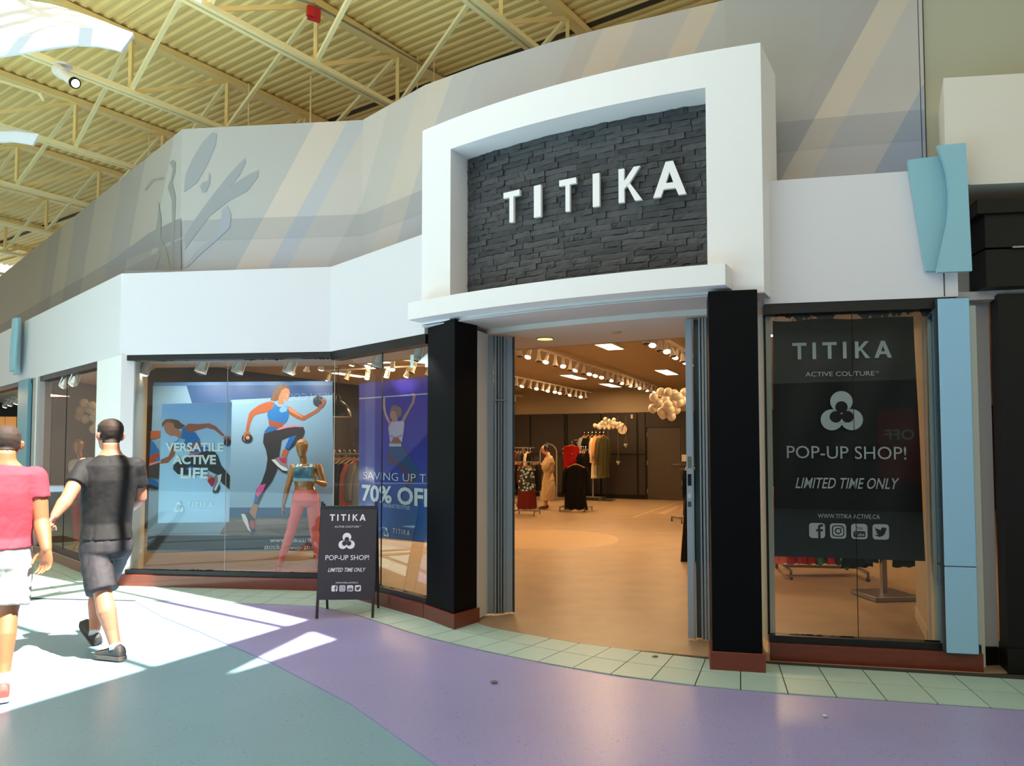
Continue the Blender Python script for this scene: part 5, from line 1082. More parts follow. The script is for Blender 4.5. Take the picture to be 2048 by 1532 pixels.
# --- purple sale poster
CA, CB = PF[2]-n2*.14, PF[3]-n2*.14
t, x, n = printed('window_poster', 'purple and blue sale poster of a woman hanging from a bar', CA, CB, [(718, 1072), (860, 1086), (860, 752.5), (718, 767)], grad('poster_purple', [(0, '3f78b8'), (.3, '3565ae'), (.55, '3b3fa0'), (.85, '3c2f9a'), (1, '5a3fa8')], z0=.35, z1=2.35))
W3 = (700, 740, 4.1375)
HANG = [('b9bdd0', Q(*W3, [(75, 232), (660, 190), (660, 200), (75, 242)])), ('5a4868', Q(*W3, [(325, 640), (445, 640), (500, 720), (565, 860), (545, 905), (495, 960), (450, 975), (470, 900), (400, 800), (300, 760)])), ('2c5580', Q(*W3, [(330, 620), (430, 620), (470, 700), (540, 790), (570, 850), (560, 880), (520, 860), (440, 780), (330, 700), (318, 690)])),
 ('c49a92', Q(*W3, [(278, 225), (292, 215), (292, 290), (300, 350), (335, 430), (325, 450), (290, 380), (272, 300)])), ('b08078', Q(*W3, [(520, 205), (545, 210), (535, 270), (505, 320), (480, 370), (450, 430), (430, 420), (445, 380), (485, 320), (515, 260)])), ('d8b0a8', Q(*W3, [(512, 192), (545, 198), (545, 215), (515, 210)])),
 ('b97c68', Q(*W3, [(322, 430), (345, 420), (395, 440), (450, 410), (455, 450), (440, 560), (330, 560), (318, 480)])), ('8e6a62', Q(*W3, [(335, 340), (345, 300), (380, 290), (420, 310), (435, 345), (425, 380), (400, 395), (350, 400)])), ('bd8474', Q(*W3, [(332, 360), (350, 335), (380, 345), (390, 380), (402, 430), (355, 430), (350, 410), (338, 400)])),
 ('c8b6cc', Q(*W3, [(345, 432), (440, 420), (452, 440), (440, 545), (432, 600), (400, 560), (370, 560), (335, 605), (325, 520), (320, 490)])), ('a68fb0', Q(*W3, [(325, 530), (380, 555), (435, 530), (440, 545), (380, 575), (325, 545)])), ('a3604a', Q(*W3, [(340, 600), (365, 560), (400, 555), (425, 590), (428, 612), (335, 612)])), ('e3e2ea', Q(*W3, [(330, 608), (428, 610), (428, 632), (330, 632)]))]
fig(t, CA, CB, n, HANG, 'printed_woman', .001); g = lambda px, py: pl(px, py, CA, CB)
mb = MB(); put_text(mb, 'TIKATITIKA', g(781, 891.5), g(803, 891.5), .02, n, .007); mb.build('waistband_lettering', mat('ink_222a40', '222a40'), t)
mb = MB()
for s, a, b, y, h, bold in (('SAVING UP TO', 728, 873, 958, 17, -.012), ('70% OFF', 725, 868, 1000, 34, .03), ('ON SELECTED STYLES', 768, 821, 1013.5, 7, .0)):
    P0, P1 = g(a, y), g(b, y); z = P0.z; k = P1.copy(); P1.z = P0.z; put_text(MB(), s, P0, P1, (g((a+b)/2, y-h)-g((a+b)/2, y)).length, n, .009, bold).build('lettering', inkm, t)
mb = MB(); P0, P1 = g(787, 1066), g(821, 1068); P1.z = P0.z; wordmark(mb, P0, P1, .05, n, .009, 0); trefoil(mb, g(774, 1064), .095, x, n, 0, 1, .009); mb.build('logo_print', [inkm, mat('ink_3a6cb2', '3a6cb2')], t)
# --- black hanging banner in the right window, gently rippled, slightly see-through edge left plain
BN = mat('black_banner_cloth', '17181a', rough=.42, spec=.4)
DA, DB = PR[0]-n3*.30, PR[1]-n3*.30
def bq(px, py, l=0): return pl(px, py, DA, DB)+n3*l
t = thing('hanging_banner', 'black pop-up shop banner hanging behind the right window glass', 'banner', tuple(bq(1700, 640)))
mb = MB(); NX, NY = 30, 30; rr = random.Random(4)
for j in range(NY+1):
    v = j/NY
    for i in range(NX+1):
        u = i/NX; xt = 1546+(1828-1546)*u; yt = 641-(9)*u+3*math.sin(u*14)*(1-u); xb = 1549+(1852-1549)*u; yb = 1113+10*u
        rip = .010*math.sin(u*7+v*1.5)+.007*math.sin((u+v*.55)*16)*(1-v*.5); mb.v.append(tuple(bq(xt+(xb-xt)*v, yt+(yb-yt)*v, rip-.022)))
for j in range(NY):
    for i in range(NX): q = j*(NX+1)+i; mb.f.append((q, q+1, q+NX+2, q+NX+1)); mb.m.append(0)
o = mb.build('cloth', BN, t, smooth=True)
mb = MB()
for s, a, b, y0, y1, h, kind, bold in (('W', 1585, 1784, 719, 715, 33, 'w', 0), ('ACTIVE COUTURE', 1611, 1749, 753, 751, 9.5, 't', .0), ('TM', 1751, 1758, 746, 746, 4, 't', 0), ('POP-UP SHOP!', 1574, 1813, 916, 919, 26, 't', .0), ('LIMITED TIME ONLY', 1591, 1794, 976, 978, 22, 's', .008), ('WWW.TITIKA ACTIVE.CA', 1636, 1760, 1036, 1038, 9, 't', .0)):
    P0, P1 = bq(a, y0, -.002), bq(b, y1, -.002); H = (bq(a, y0-h)-bq(a, y0)).length
    mb = MB()
    if kind == 'w': wordmark(mb, P0, P1, H, n3, .0)
    else: put_text(mb, s, P0, P1, H, n3, .0, bold, .22 if kind == 's' else 0)
    mb.build('lettering', mat('banner_print', 'd9e2e2', rough=.5), t)
mb = MB(); trefoil(mb, bq(1683, 822, 0), (bq(1726, 822)-bq(1640, 822)).length*.985, x3, n3, 0, 1, .001); icons(mb, bq(1634, 1061), x3, n3, (bq(1650, 1061)-bq(1618, 1061)).length, (bq(1676, 1061)-bq(1634, 1061)).length, 0, 1); mb.build('logo_print', [mat('banner_print', 'd9e2e2'), BN], t)
mb = MB(); top = [bq(1552, 640), bq(1822, 634)]
for p in top: mb.tube([p, Vector((p.x, p.y, 2.6))], .003, 4)
mb.build('hanging_cord', STEEL, t)
# --- A-frame pavement board
FA, FB = fl(632, 1237), fl(747, 1236); fx = (FB-FA).normalized(); fn = Vector((fx.y, -fx.x, 0)); Wd = (FB-FA).length; lean = Vector((0, 0, 1))-fn*.17; lean.normalize(); Hh = 1.055
t = thing('sandwich_board', 'black A-frame pop-up shop board standing on the tiles before the windows', 'sandwich board', tuple(FA))
def fr(u, v, d=0): return FA+fx*(u*Wd)+lean*v+fn*d
BM = mat('board_frame_black', '1b1b1e', rough=.4)
for u in (.015, .985): MB().bar(fr(u, 0), fr(u, Hh), .022, .022, up=fn).build('leg', BM, t)
bk = lambda u, v: FA+fx*(u*Wd)-fn*.42+(Vector((0, 0, 1))+fn*.19).normalized()*v
for u in (.03, .97): MB().bar(bk(u, 0), bk(u, Hh-.02), .02, .02, up=fn).build('leg', BM, t)
MB().bar(fr(0, 1.0), fr(1, 1.0), .03, .03, up=fn).build('top_rail', BM, t); MB().bar(fr(0, .175), fr(1, .175), .02, .02, up=fn).build('bottom_rail', BM, t)
MB().slab([fr(.0, .17, .012), fr(1, .17, .012), fr(1, 1.0, .012), fr(0, 1.0, .012)], -fn*.006).build('front_panel', mat('board_panel_charcoal', '2f2c33', rough=.55), t)
MB().slab([bk(.0, .17), bk(1, .17), bk(1, 1.0), bk(0, 1.0)], fn*.006).build('rear_panel', mat('board_panel_charcoal', '2f2c33'), t)
U4 = lambda px, py: (px/894*140+620, py/1532*240+1000)
def fz(px, py): # zoomed crop coordinates to board surface
    u = (px-60)/(815-60) if True else 0; v = .17+(1322-py)/(1322-100)*.83; return u, v
def F2(px, py): u, v = fz(px, py); return fr(u, v, .0135)
mb = MB(); up_ = lean
def tilt(mb0): return mb0
def wm(mb, P0, P1, h):
    xx = (P1-P0).normalized(); L = (P1-P0).length; w = L/(5.71*h)
    for g_, u in GLX: glyph(mb, g_, P0+xx*u*h*w, xx, lean, fn, h, w)
wm(mb, F2(185, 280), F2(670, 280), .83*88/1222); mb.build('lettering', mat('board_print', 'e6e3ee', rough=.5), t)
for s, a, b, y, h, sh, bo in (('ACTIVE COUTURE', 255, 583, 371, 24, 0, 0), ('TM', 587, 607, 355, 8, 0, 0), ('POP-UP SHOP!', 152, 733, 806, 68, 0, .005), ('LIMITED TIME ONLY', 192, 680, 962, 55, .25, .01), ('WWW.TITIKA ACTIVE.CA', 300, 598, 1116, 20, 0, .01)):
    put_text(MB(), s, F2(a, y), F2(b, y), .83*h/1222, fn, 0, bo, sh, 0, up=lean).build('lettering', mat('board_print', 'e6e3ee', rough=.5), t)
class _Z: pass
def leanprint(fnc, origin):                                     # run a print routine upright, then lay it on the leaning panel
    m = MB(); fnc(m)
    for i, v in enumerate(m.v):
        d = Vector(v)-origin; m.v[i] = tuple(origin+fx*d.dot(fx)+lean*d.z+fn*d.dot(fn))
    return m
o1 = F2(427, 553); m = leanprint(lambda m: trefoil(m, o1, Wd*218/755, fx, fn, 0, 1, .001), o1); m.build('logo_print', [mat('board_print', 'e6e3ee'), mat('board_panel_charcoal', '2f2c33')], t)
o1 = F2(290, 1180); m = leanprint(lambda m: icons(m, o1, fx, fn, Wd*80/755, Wd*103/755, 0, 1), o1); m.build('icon_print', [mat('board_print', 'e6e3ee'), mat('board_panel_charcoal', '2f2c33')], t)
# --- litter on the floor
for k, (px, py, s, c, l) in enumerate(((988, 1366, .022, '6e6a72', 'small grey crumpled scrap on the purple floor before the entrance'), (1310, 1315, .018, '7a776c', 'small grey scrap on the mint tiles before the doorway'), (1650, 1434, .012, 'd8d4cc', 'tiny white scrap on the purple floor at right'))):
    q = fl(px, py); bm_ = MB(); rr = random.Random(k); bm_.ball((q.x, q.y, .006), (s*1.3, s*.7, .008), 8)
    bm_.v = [(v[0]+rr.uniform(-.004, .004), v[1]+rr.uniform(-.003, .003), max(.0, v[2]+rr.uniform(-.002, .003))) for v in bm_.v]; tag(bm_.build('paper_scrap', mat('scrap_'+c, c, rough=.8), loc=q), l, 'litter')
# ============================================================ PEOPLE AND MANNEQUINS
def ringloft(mb, rings, n=24, mi=0):
    b = len(mb.v)
    for c, s, f, rs, rf in rings:
        for k in range(n):
            a = 2*PI*k/n; ca, sa = math.cos(a), math.sin(a); e = 2/2.3
            mb.v.append(tuple(Vector(c)+Vector(s)*rs*math.copysign(abs(ca)**e, ca)+Vector(f)*rf*math.copysign(abs(sa)**e, sa)))
    m = len(rings)
    for i in range(m-1):
        for k in range(n): mb.f.append((b+i*n+k, b+i*n+(k+1) % n, b+(i+1)*n+(k+1) % n, b+(i+1)*n+k)); mb.m.append(mi)
    mb.f.append(tuple(b+k for k in range(n-1, -1, -1))); mb.f.append(tuple(b+(m-1)*n+k for k in range(n))); mb.m += [mi, mi]
def fuse(mb, name, m, parent, vox=.007, smooth=4, wrinkle=0, seed=0, off=None):
    off = wloc(parent); me = mb.mesh('raw', m, True, off); o = bpy.data.objects.new('raw', me); C.objects.link(o)
    r = o.modifiers.new('r', 'REMESH'); r.mode = 'VOXEL'; r.voxel_size = vox; r.use_smooth_shade = True
    if smooth: q = o.modifiers.new('s', 'SMOOTH'); q.iterations = smooth; q.factor = .5
    dg = bpy.context.evaluated_depsgraph_get(); dg.update(); m2 = bpy.data.meshes.new_from_object(o.evaluated_get(dg)); bpy.data.objects.remove(o); m2.name = name
    if not m2.materials: m2.materials.append(m)
    else: m2.materials[0] = m
    m2.polygons.foreach_set('use_smooth', [True]*len(m2.polygons))
    if wrinkle:
        from mathutils import noise
        for v in m2.vertices:
            p = v.co+Vector((seed, seed*.7, 0)); w = abs(noise.noise(Vector((p.x*9+p.z*3, p.y*6, p.z*6-p.x*7))))*1.1+.25*abs(noise.noise(Vector((p.x*20-p.z*12, p.y*16, p.z*16+p.x*9)))); v.co += v.normal*(w-.25)*wrinkle
    o = bpy.data.objects.new(name, m2); C.objects.link(o); o.parent = parent; return o
def shell(body, pred, off, name, m, parent, wr=0):
    src = body.data; bm = bmesh.new(); bm.from_mesh(src); o0 = wloc(body)
    bmesh.ops.delete(bm, geom=[fc for fc in bm.faces if not pred(fc.calc_center_median()+o0)], context='FACES')
    bm.normal_update(); nr = {v.index: v.normal.copy() for v in bm.verts}
    from mathutils import noise
    for v in bm.verts: v.co += nr[v.index]*(off+wr*noise.noise(v.co*40))
    me = bpy.data.meshes.new(name); bm.to_mesh(me); bm.free(); me.materials.clear(); me.materials.append(m); me.polygons.foreach_set('use_smooth', [True]*len(me.polygons))
    o = bpy.data.objects.new(name, me); C.objects.link(o); o.parent = parent; s = o.modifiers.new('thick', 'SOLIDIFY'); s.thickness = off*.9; s.offset = -1; return o
def limb(mb, pts, rs, n=14, flat=False):
    P = [Vector(p) for p in pts]; out, ro = [], []
    for i in range(len(P)-1):
        for k in range(4): t = k/4; out.append(P[i].lerp(P[i+1], t)); ro.append(rs[i]+(rs[i+1]-rs[i])*t)
    out.append(P[-1]); ro.append(rs[-1]); mb.tube(out, ro, n); mb.ball(P[0], ro[0], 12)
    if not flat: mb.ball(P[-1], ro[-1], 12)
    for p, r in zip(P[1:-1], rs[1:-1]): mb.ball(p, r*1.0, 12)
def hand(mb, w, d, pn, th, sc=1.0, curl=.9, spread=.0):
    """w wrist, d pointing direction, pn palm normal, th direction of the thumb side"""
    w, d, pn, th = Vector(w), Vector(d).normalized(), Vector(pn).normalized(), Vector(th).normalized()
    L = .088*sc; ringloft(mb, [(w, th, pn, .026*sc, .020*sc), (w+d*L*.35, th, pn, .036*sc, .019*sc), (w+d*L*.8, th, pn, .041*sc, .017*sc), (w+d*L, th, pn, .038*sc, .013*sc)], 14)
    for k, (ln, u) in enumerate(((.072, .030), (.080, .010), (.075, -.010), (.058, -.029))):
        p = w+d*L*.9+th*u*sc; q = d+th*(spread*(1.5-k)*.2); q.normalize(); a = curl*(1+.12*k); pts = [p-d*.01]
        for s_, ang in ((.45, .5*a), (.30, 1.25*a), (.25, 1.9*a)):
            dd = q*math.cos(ang)+pn*math.sin(ang); p = p+dd*ln*s_*sc; pts.append(p)
        mb.tube(pts, [.0095*sc, .009*sc, .0082*sc, .0068*sc], 8); mb.ball(pts[-1], .0068*sc, 8)
    p = w+d*L*.22+th*.026*sc; p1 = p+(th*.75+d*.6+pn*.35).normalized()*.036*sc; p2 = p1+(th*.2+d*.8+pn*.5).normalized()*.030*sc; p3 = p2+(d*.8+pn*.6-th*.15).normalized()*.022*sc
    mb.tube([p-th*.01*sc, p, p1, p2, p3], [.014*sc, .014*sc, .0115*sc, .0105*sc, .008*sc], 8); mb.ball(p3, .008*sc, 8)
def head(mb, c, f, sc=1.0, bald=False, ears=True, tilt=0):
    """c centre of the skull, f facing direction"""
    c = Vector(c); f = Vector(f).normalized(); s = Vector((f.y, -f.x, 0)).normalized(); z = Vector((0, 0, 1)); z = (z+f*tilt).normalized(); f = s.cross(z)*-1 if s.cross(z).dot(f) < 0 else s.cross(z); k = sc
    R_ = [(-.118, .020, .018, .052), (-.108, .036, .034, .046), (-.09, .050, .052, .034), (-.06, .062, .072, .018), (-.03, .070, .084, .006), (0, .075, .092, .0), (.03, .078, .097, -.004), (.06, .075, .093, -.006), (.085, .062, .078, -.008), (.104, .040, .052, -.010), (.113, .012, .016, -.010)]
    ringloft(mb, [(c+z*a*k+f*d*k, s, f, r1*k, r2*k) for a, r1, r2, d in R_], 24)
    mb.tube([c+f*.094*k+z*.012*k, c+f*.112*k-z*.022*k, c+f*.092*k-z*.034*k], [.008*k, .014*k, .009*k], 8)          # nose
    for u in (-1, 1):
        mb.ball(c+f*.080*k+s*.030*k*u-z*.002*k, (.017*k, .017*k, .010*k), 8)                                       # brow and eyelid
        if ears:
            e = c+s*.078*k*u-f*.008*k-z*.018*k; mb.tube([e-z*.028*k, e+s*u*.010*k-f*.004*k, e+z*.030*k+s*u*.012*k-f*.012*k], [.008*k, .015*k, .012*k], 8)
    mb.tube([c+f*.088*k-z*.062*k-s*.022*k, c+f*.095*k-z*.060*k, c+f*.088*k-z*.062*k+s*.022*k], [.006*k, .009*k, .006*k], 8)  # lips
    return c, f, s, z
def shoe(mb, ank, toe, up=(0, 0, 1), L=.27, sc=1.0):
    """ank = ankle point above the sole, toe = direction"""
    d = Vector(toe).normalized(); u = Vector(up).normalized(); s = d.cross(u).normalized(); u = s.cross(d).normalized(); a = Vector(ank)
    R_ = [(-.075, .030, .028, .040), (-.06, .036, .048, .052), (-.03, .038, .052, .060), (.02, .040, .046, .052), (.07, .044, .036, .040), (.12, .048, .028, .031), (.16, .044, .023, .026), (.185, .030, .016, .020)]
    h = .075
    ringloft(mb, [(a+d*x*sc-u*(h-c0)*sc, s, u, w*sc, t*sc) for x, w, t, c0 in R_], 18)
    return d, s, u, a, h
def sole(mb, d, s, u, a, h, sc=1.0):
    pts = [(-.085, .024), (-.07, .036), (0, .042), (.07, .047), (.13, .052), (.17, .045), (.195, .028)]
    b = [a+d*x*sc-s*w*sc-u*(h)*sc for x, w in pts]+[a+d*x*sc+s*w*sc-u*(h)*sc for x, w in pts[::-1]]
    mb.slab(b, u*.026*sc)
def skinmat(nm, c, r=.5):
    m = mat(nm, c, rough=r, var=.08, vscale=9, bump=.08, bscale=120); m.node_tree.nodes['Principled BSDF'].inputs['Subsurface Weight'].default_value = .08; m.node_tree.nodes['Principled BSDF'].inputs['Subsurface Radius'].default_value = (.02, .008, .005); return m
def hv(a, b=0): v = Vector((a, b, 0)); return v.normalized()

# ---------- man in black
J = dp
def man_black():
    f = hv(-.38, .92); s = Vector((f.y, -f.x, 0)); hf = hv(-.80, .60); Z = Vector((0, 0, 1))
    base = fl(213, 1320); t = thing('person', 'man seen from behind in black t-shirt and dark shorts walking toward the bend', 'person', (base.x, base.y, 0))
    Y = 5.78; pel = J(213, 1092, 5.74); wai = J(214, 1045, Y); ch0 = J(217, 1000, Y); ch1 = J(220, 960, Y); sh = J(222, 928, Y); nk = J(222, 900, 5.79); hc = J(220, 869, 5.83)
    shL = sh-s*.175+Z*-.010; shR = sh+s*.175-Z*.010
    elL = J(134, 998, 5.52); wrL = J(109, 1032, 5.42); elR = J(281, 995, 5.93); wrR = J(255, 1022, 6.10)
    hipL = pel-s*.085; hipR = pel+s*.085; knL = J(206, 1190, 5.60); anL = fl(231, 1318)+Z*.085; knR = J(197, 1180, 6.12); anR = J(189, 1268, 5.98)
    sk = skinmat('skin_fair', 'ae7359'); mb = MB()
    ringloft(mb, [(pel-Z*.06, s, f, .12, .10), (pel, s, f, .165, .125), (wai, s, f, .145, .105), (ch0, s, f, .16, .115), (ch1, s, f, .175, .12), (sh, s, f, .165, .10), (sh+Z*.035, s, f, .11, .075), (nk, s, f, .062, .064), (nk+Z*.05, s, f, .056, .06)])
    limb(mb, [nk-Z*.02, nk+Z*.03, hc-hf*.02-Z*.05], [.062, .058, .056]); head(mb, hc, hf, 1.07)
    limb(mb, [shL, shL.lerp(elL, .5), elL, elL.lerp(wrL, .3), wrL], [.062, .056, .047, .050, .030]); limb(mb, [shR, shR.lerp(elR, .5), elR, elR.lerp(wrR, .3), wrR], [.062, .056, .047, .050, .030])
    dL = (wrL-elL).normalized(); hand(mb, wrL, (dL+Z*-.1), (s*.75+f*.45), (f*.7-Z*.3), 1.0, 1.05)
    dR = (wrR-elR).normalized(); hand(mb, wrR, dR, -Z*.5-s*.5, f, 1.0, 1.0)
    limb(mb, [hipL, hipL.lerp(knL, .5), knL, knL.lerp(anL, .3)-f*.018, knL.lerp(anL, .68), anL], [.09, .08, .061, .067, .048, .037], 16)
    limb(mb, [hipR, hipR.lerp(knR, .5), knR, knR.lerp(anR, .3)-f*.02, knR.lerp(anR, .68), anR], [.09, .08, .061, .067, .048, .037], 16)
    body = fuse(mb, 'body', sk, t, .0065, 3)
    hs = Vector((hf.y, -hf.x, 0))
    def hp(p):
        d = p-hc; a, b, c = d.dot(hf), abs(d.dot(hs)), d.z
        if d.length > .17 or b > .088: return False
        return c > (.055+.25*a if a > .02 else (.0 if a > -.025 else -.062))
    shell(body, hp, .004, 'hair', mat('dark_brown_hair', '2e1e16', rough=.75, bump=.6, bscale=260, bdist=.004, var=.3, vscale=20), t, .0015)
    cl = mat('black_tshirt_cloth', '0b0a0c', rough=.8, bump=.15, bscale=25, bdist=.008); mb = MB(); o_ = .022
    ringloft(mb, [(pel+Z*.055, s, f, .178, .140), (wai, s, f, .172, .132), (ch0, s, f, .182, .135), (ch1, s, f, .196, .142), (sh-Z*.01, s, f, .195, .118), (sh+Z*.035, s, f, .135, .090), (nk-Z*.035, s, f, .078, .074)])
    limb(mb, [shL+s*.03, shL-Z*.005, shL.lerp(elL, .58)], [.066, .068, .072], flat=True); limb(mb, [shR-s*.03, shR-Z*.005, shR.lerp(elR, .62)], [.066, .068, .070], flat=True)
    fuse(mb, 'tshirt', cl, t, .0075, 6, .010, 3)
    mb = MB(); ringloft(mb, [(pel-Z*.09, s, f, .13, .12), (pel-Z*.03, s, f, .178, .148), (pel+Z*.03, s, f, .172, .140), (pel+Z*.10, s, f, .156, .120)])
    kl = hipL.lerp(knL, .93); kr = hipR.lerp(knR, .88); limb(mb, [hipL, hipL.lerp(kl, .5), kl], [.100, .108, .112], 18, True); limb(mb, [hipR, hipR.lerp(kr, .5), kr], [.100, .106, .104], 18, True)
    fuse(mb, 'shorts', mat('charcoal_shorts_cloth', '2b282d', rough=.75, bump=.15, bscale=25, bdist=.008), t, .0085, 6, .010, 8)
    sh_m = mat('dark_grey_shoe', '3b3634', rough=.6, bump=.3, bscale=120); so_m = mat('grey_sole', '57504a', rough=.7); so_c = mat('white_sock', 'cfcfd2', rough=.9)
    mb = MB(); r = shoe(mb, anL-Z*.01, hv(-.93, .36)); o = fuse(mb, 'shoe', sh_m, t, .006, 2); m2 = MB(); sole(m2, *r); m2.build('sole', so_m, o)
    mb = MB(); up = (Z*.55+f*-.35+s*.0).normalized(); r = shoe(mb, anR+Z*0, (f*.45+Z*.45-s*.35), (Z*.8-f*.5)); o = fuse(mb, 'shoe', sh_m, t, .006, 2); m2 = MB(); sole(m2, *r); m2.build('sole', so_m, o)
    for a, k in ((anL, knL), (anR, knR)): MB().tube([a-Z*.01, a+(k-a)*.07, a+(k-a)*.2], [.044, .039, .041], 14).build('sock', so_c, t, smooth=True)
man_black()
# ---------- man in red
def man_red():
    f = hv(-.45, .89); s = Vector((f.y, -f.x, 0)); Z = Vector((0, 0, 1)); base = fl(-10, 1405); t = thing('person', 'man in red t-shirt and pale grey shorts cut by the left edge', 'person', (base.x, base.y, 0)); Y = 4.85
    hc = J(13, 886, Y+.04); nk = J(10, 920, Y); sh = J(8, 948, Y); ch1 = J(6, 985, Y); ch0 = J(4, 1030, Y); wai = J(2, 1075, Y); pel = J(0, 1120, Y-.02)
    shL = sh-s*.18; shR = sh+s*.175-Z*.015; elR = J(82, 1042, 4.92); wrR = J(93, 1098, 4.84); elL = shL-s*.08-Z*.27; wrL = elL-Z*.2+f*.12
    hipL = pel-s*.085; hipR = pel+s*.085; anR = fl(4, 1398)+Z*.08; knR = J(16, 1225, 4.80); knL = J(-42, 1215, 5.1); anL = fl(-60, 1330)+Z*.09
    sk = skinmat('skin_tan', '9c6342'); mb = MB()
    ringloft(mb, [(pel-Z*.06, s, f, .12, .10), (pel, s, f, .165, .125), (wai, s, f, .15, .11), (ch0, s, f, .165, .12), (ch1, s, f, .175, .125), (sh, s, f, .165, .10), (sh+Z*.04, s, f, .11, .075), (nk, s, f, .062, .064), (nk+Z*.05, s, f, .056, .06)])
    limb(mb, [nk-Z*.02, nk+Z*.03, hc-Z*.05-f*.02], [.062, .060, .058]); head(mb, hc, f, 1.0)
    for a, b, c in ((shL, elL, wrL), (shR, elR, wrR)): limb(mb, [a, a.lerp(b, .5), b, b.lerp(c, .35), c], [.062, .056, .046, .049, .031])
    hand(mb, wrR, (Z*-1+f*.05), (-s*.55-f*.75), (-s*.7+f*.5), 1.12, .55, .5); hand(mb, wrL, -Z, s, f, 1.05, .5)
    for a, b, c in ((hipL, knL, anL), (hipR, knR, anR)): limb(mb, [a, a.lerp(b, .5), b, b.lerp(c, .3)-f*.015, b.lerp(c, .7), c], [.09, .077, .056, .058, .041, .035], 16)
    body = fuse(mb, 'body', sk, t, .0065, 3)
    hp = lambda p: (p-hc).length < .165 and (p-hc).z > (-.045 if (p-hc).dot(f) < -.02 else .03+.3*(p-hc).dot(f)) and abs((p-hc).dot(s)) < .080
    shell(body, hp, .0045, 'hair', mat('cropped_dark_hair', '33241c', rough=.75, bump=.7, bscale=320, bdist=.004, var=.4, vscale=14), t, .002)
    mb = MB(); ringloft(mb, [(pel+Z*.075, s, f, .180, .145), (wai, s, f, .172, .135), (ch0, s, f, .182, .14), (ch1, s, f, .195, .145), (sh, s, f, .195, .118), (sh+Z*.04, s, f, .135, .090), (nk-Z*.03, s, f, .078, .074)])
    for a, b in ((shL, elL), (shR, elR)): q = s*(.03 if a is shL else -.03); limb(mb, [a+q, a-Z*.005, a.lerp(b, .5)], [.066, .069, .071], flat=True)
    fuse(mb, 'tshirt', mat('red_tshirt_cloth', 'a5303f', rough=.85, bump=.2, bscale=30, bdist=.008, var=.1, vscale=30), t, .0075, 6, .010, 5)
    mb = MB(); ringloft(mb, [(pel-Z*.09, s, f, .13, .12), (pel-Z*.03, s, f, .178, .150), (pel+Z*.03, s, f, .172, .142), (pel+Z*.12, s, f, .155, .120)])
    for a, b in ((hipL, knL), (hipR, knR)): k = a.lerp(b, .86); limb(mb, [a, a.lerp(k, .5), k], [.104, .110, .114], 18, True)
    fuse(mb, 'shorts', mat('pale_grey_shorts_cloth', 'b9b6ae', rough=.8, bump=.2, bscale=25, bdist=.008), t, .0085, 6, .010, 2)
    sh_m = mat('red_shoe', 'b8433c', rough=.6); so_m = mat('pink_sole', 'c9a09a', rough=.7)
    for a, d in ((anR, hv(-.6, .8)), (anL, f)):
        mb = MB(); r = shoe(mb, a-Z*.005, d); o = fuse(mb, 'shoe', sh_m, t, .007, 2); m2 = MB(); sole(m2, *r); m2.build('sole', so_m, o)
        MB().tube([a-Z*.01, a+Z*.08], [.044, .041], 14).build('sock', mat('white_sock', 'cfcfd2'), t, smooth=True)
man_red()
# ---------- woman shopping
def woman():
    D = 19.0; f = hv(-.93, -.1); s = Vector((f.y, -f.x, 0)); Z = Vector((0, 0, 1)); b = fl(1093, 1019); Y = b.y; P = lambda px, py: dp(px, py, Y)
    t = thing('person', 'woman in a long beige dress with dark hair browsing a rack in the shop', 'person', (b.x, b.y, 0))
    hc = P(1092, 899)+f*.02; nk = P(1096, 909); sh = P(1098, 916); wai = P(1097, 945); hp_ = P(1097, 960); an = [Vector((b.x, b.y, .09))+s*.09, Vector((b.x, b.y, .09))-s*.09+f*.06]
    sk = skinmat('skin_light', 'd09a78'); mb = MB(); head(mb, hc, f, .95, tilt=.5)
    ringloft(mb, [(hp_, s, f, .15, .12), (wai, s, f, .12, .095), (sh-Z*.1, s, f, .15, .11), (sh, s, f, .13, .08), (nk, s, f, .05, .05), (nk+Z*.05, s, f, .045, .05)]); limb(mb, [nk, hc-Z*.05], [.045, .045])
    for k in (-1, 1):
        a = sh+s*.15*k; e = P(1088, 938)+s*.16*k; w = P(1080, 928)+s*.10*k; limb(mb, [a, e, w], [.05, .038, .025]); hand(mb, w, (f+Z*.3), -Z, -s*k, .9, .9)
        q = an[(k+1)//2]; limb(mb, [hp_+s*.08*k, q.lerp(hp_, .52), q.lerp(hp_, .3), q], [.08, .055, .05, .034])
    body = fuse(mb, 'body', sk, t, .011, 2)
    hm = mat('black_hair', '120d0b', rough=.5); mb = MB(); mb.ball(hc-f*.02+Z*.03, (.088, .1, .10), 16); mb.ball(hc+Z*.12-f*.05, .05, 12); fuse(mb, 'hair', hm, t, .012, 2)
    dm = fabric('beige_dress', 'c8ab80'); mb = MB(); ringloft(mb, [(P(1096, 1000), s, f, .21, .19), (P(1097, 975), s, f, .19, .17), (hp_, s, f, .17, .15), (wai, s, f, .135, .115), (wai+Z*.03, s, f, .16, .14), (sh-Z*.1, s, f, .19, .14), (sh, s, f, .15, .10), (sh+Z*.04, s, f, .08, .07)])
    for k in (-1, 1): a = sh+s*.13*k; e = P(1088, 938)+s*.16*k; limb(mb, [a, a.lerp(e, .8)], [.075, .10])
    fuse(mb, 'dress', dm, t, .012, 2, .02, 1)
    for q in an: mb = MB(); shoe(mb, q, f, sc=.9); fuse(mb, 'shoe', mat('brown_shoe', '5a2f1c', rough=.6), t, .012, 1)
woman()
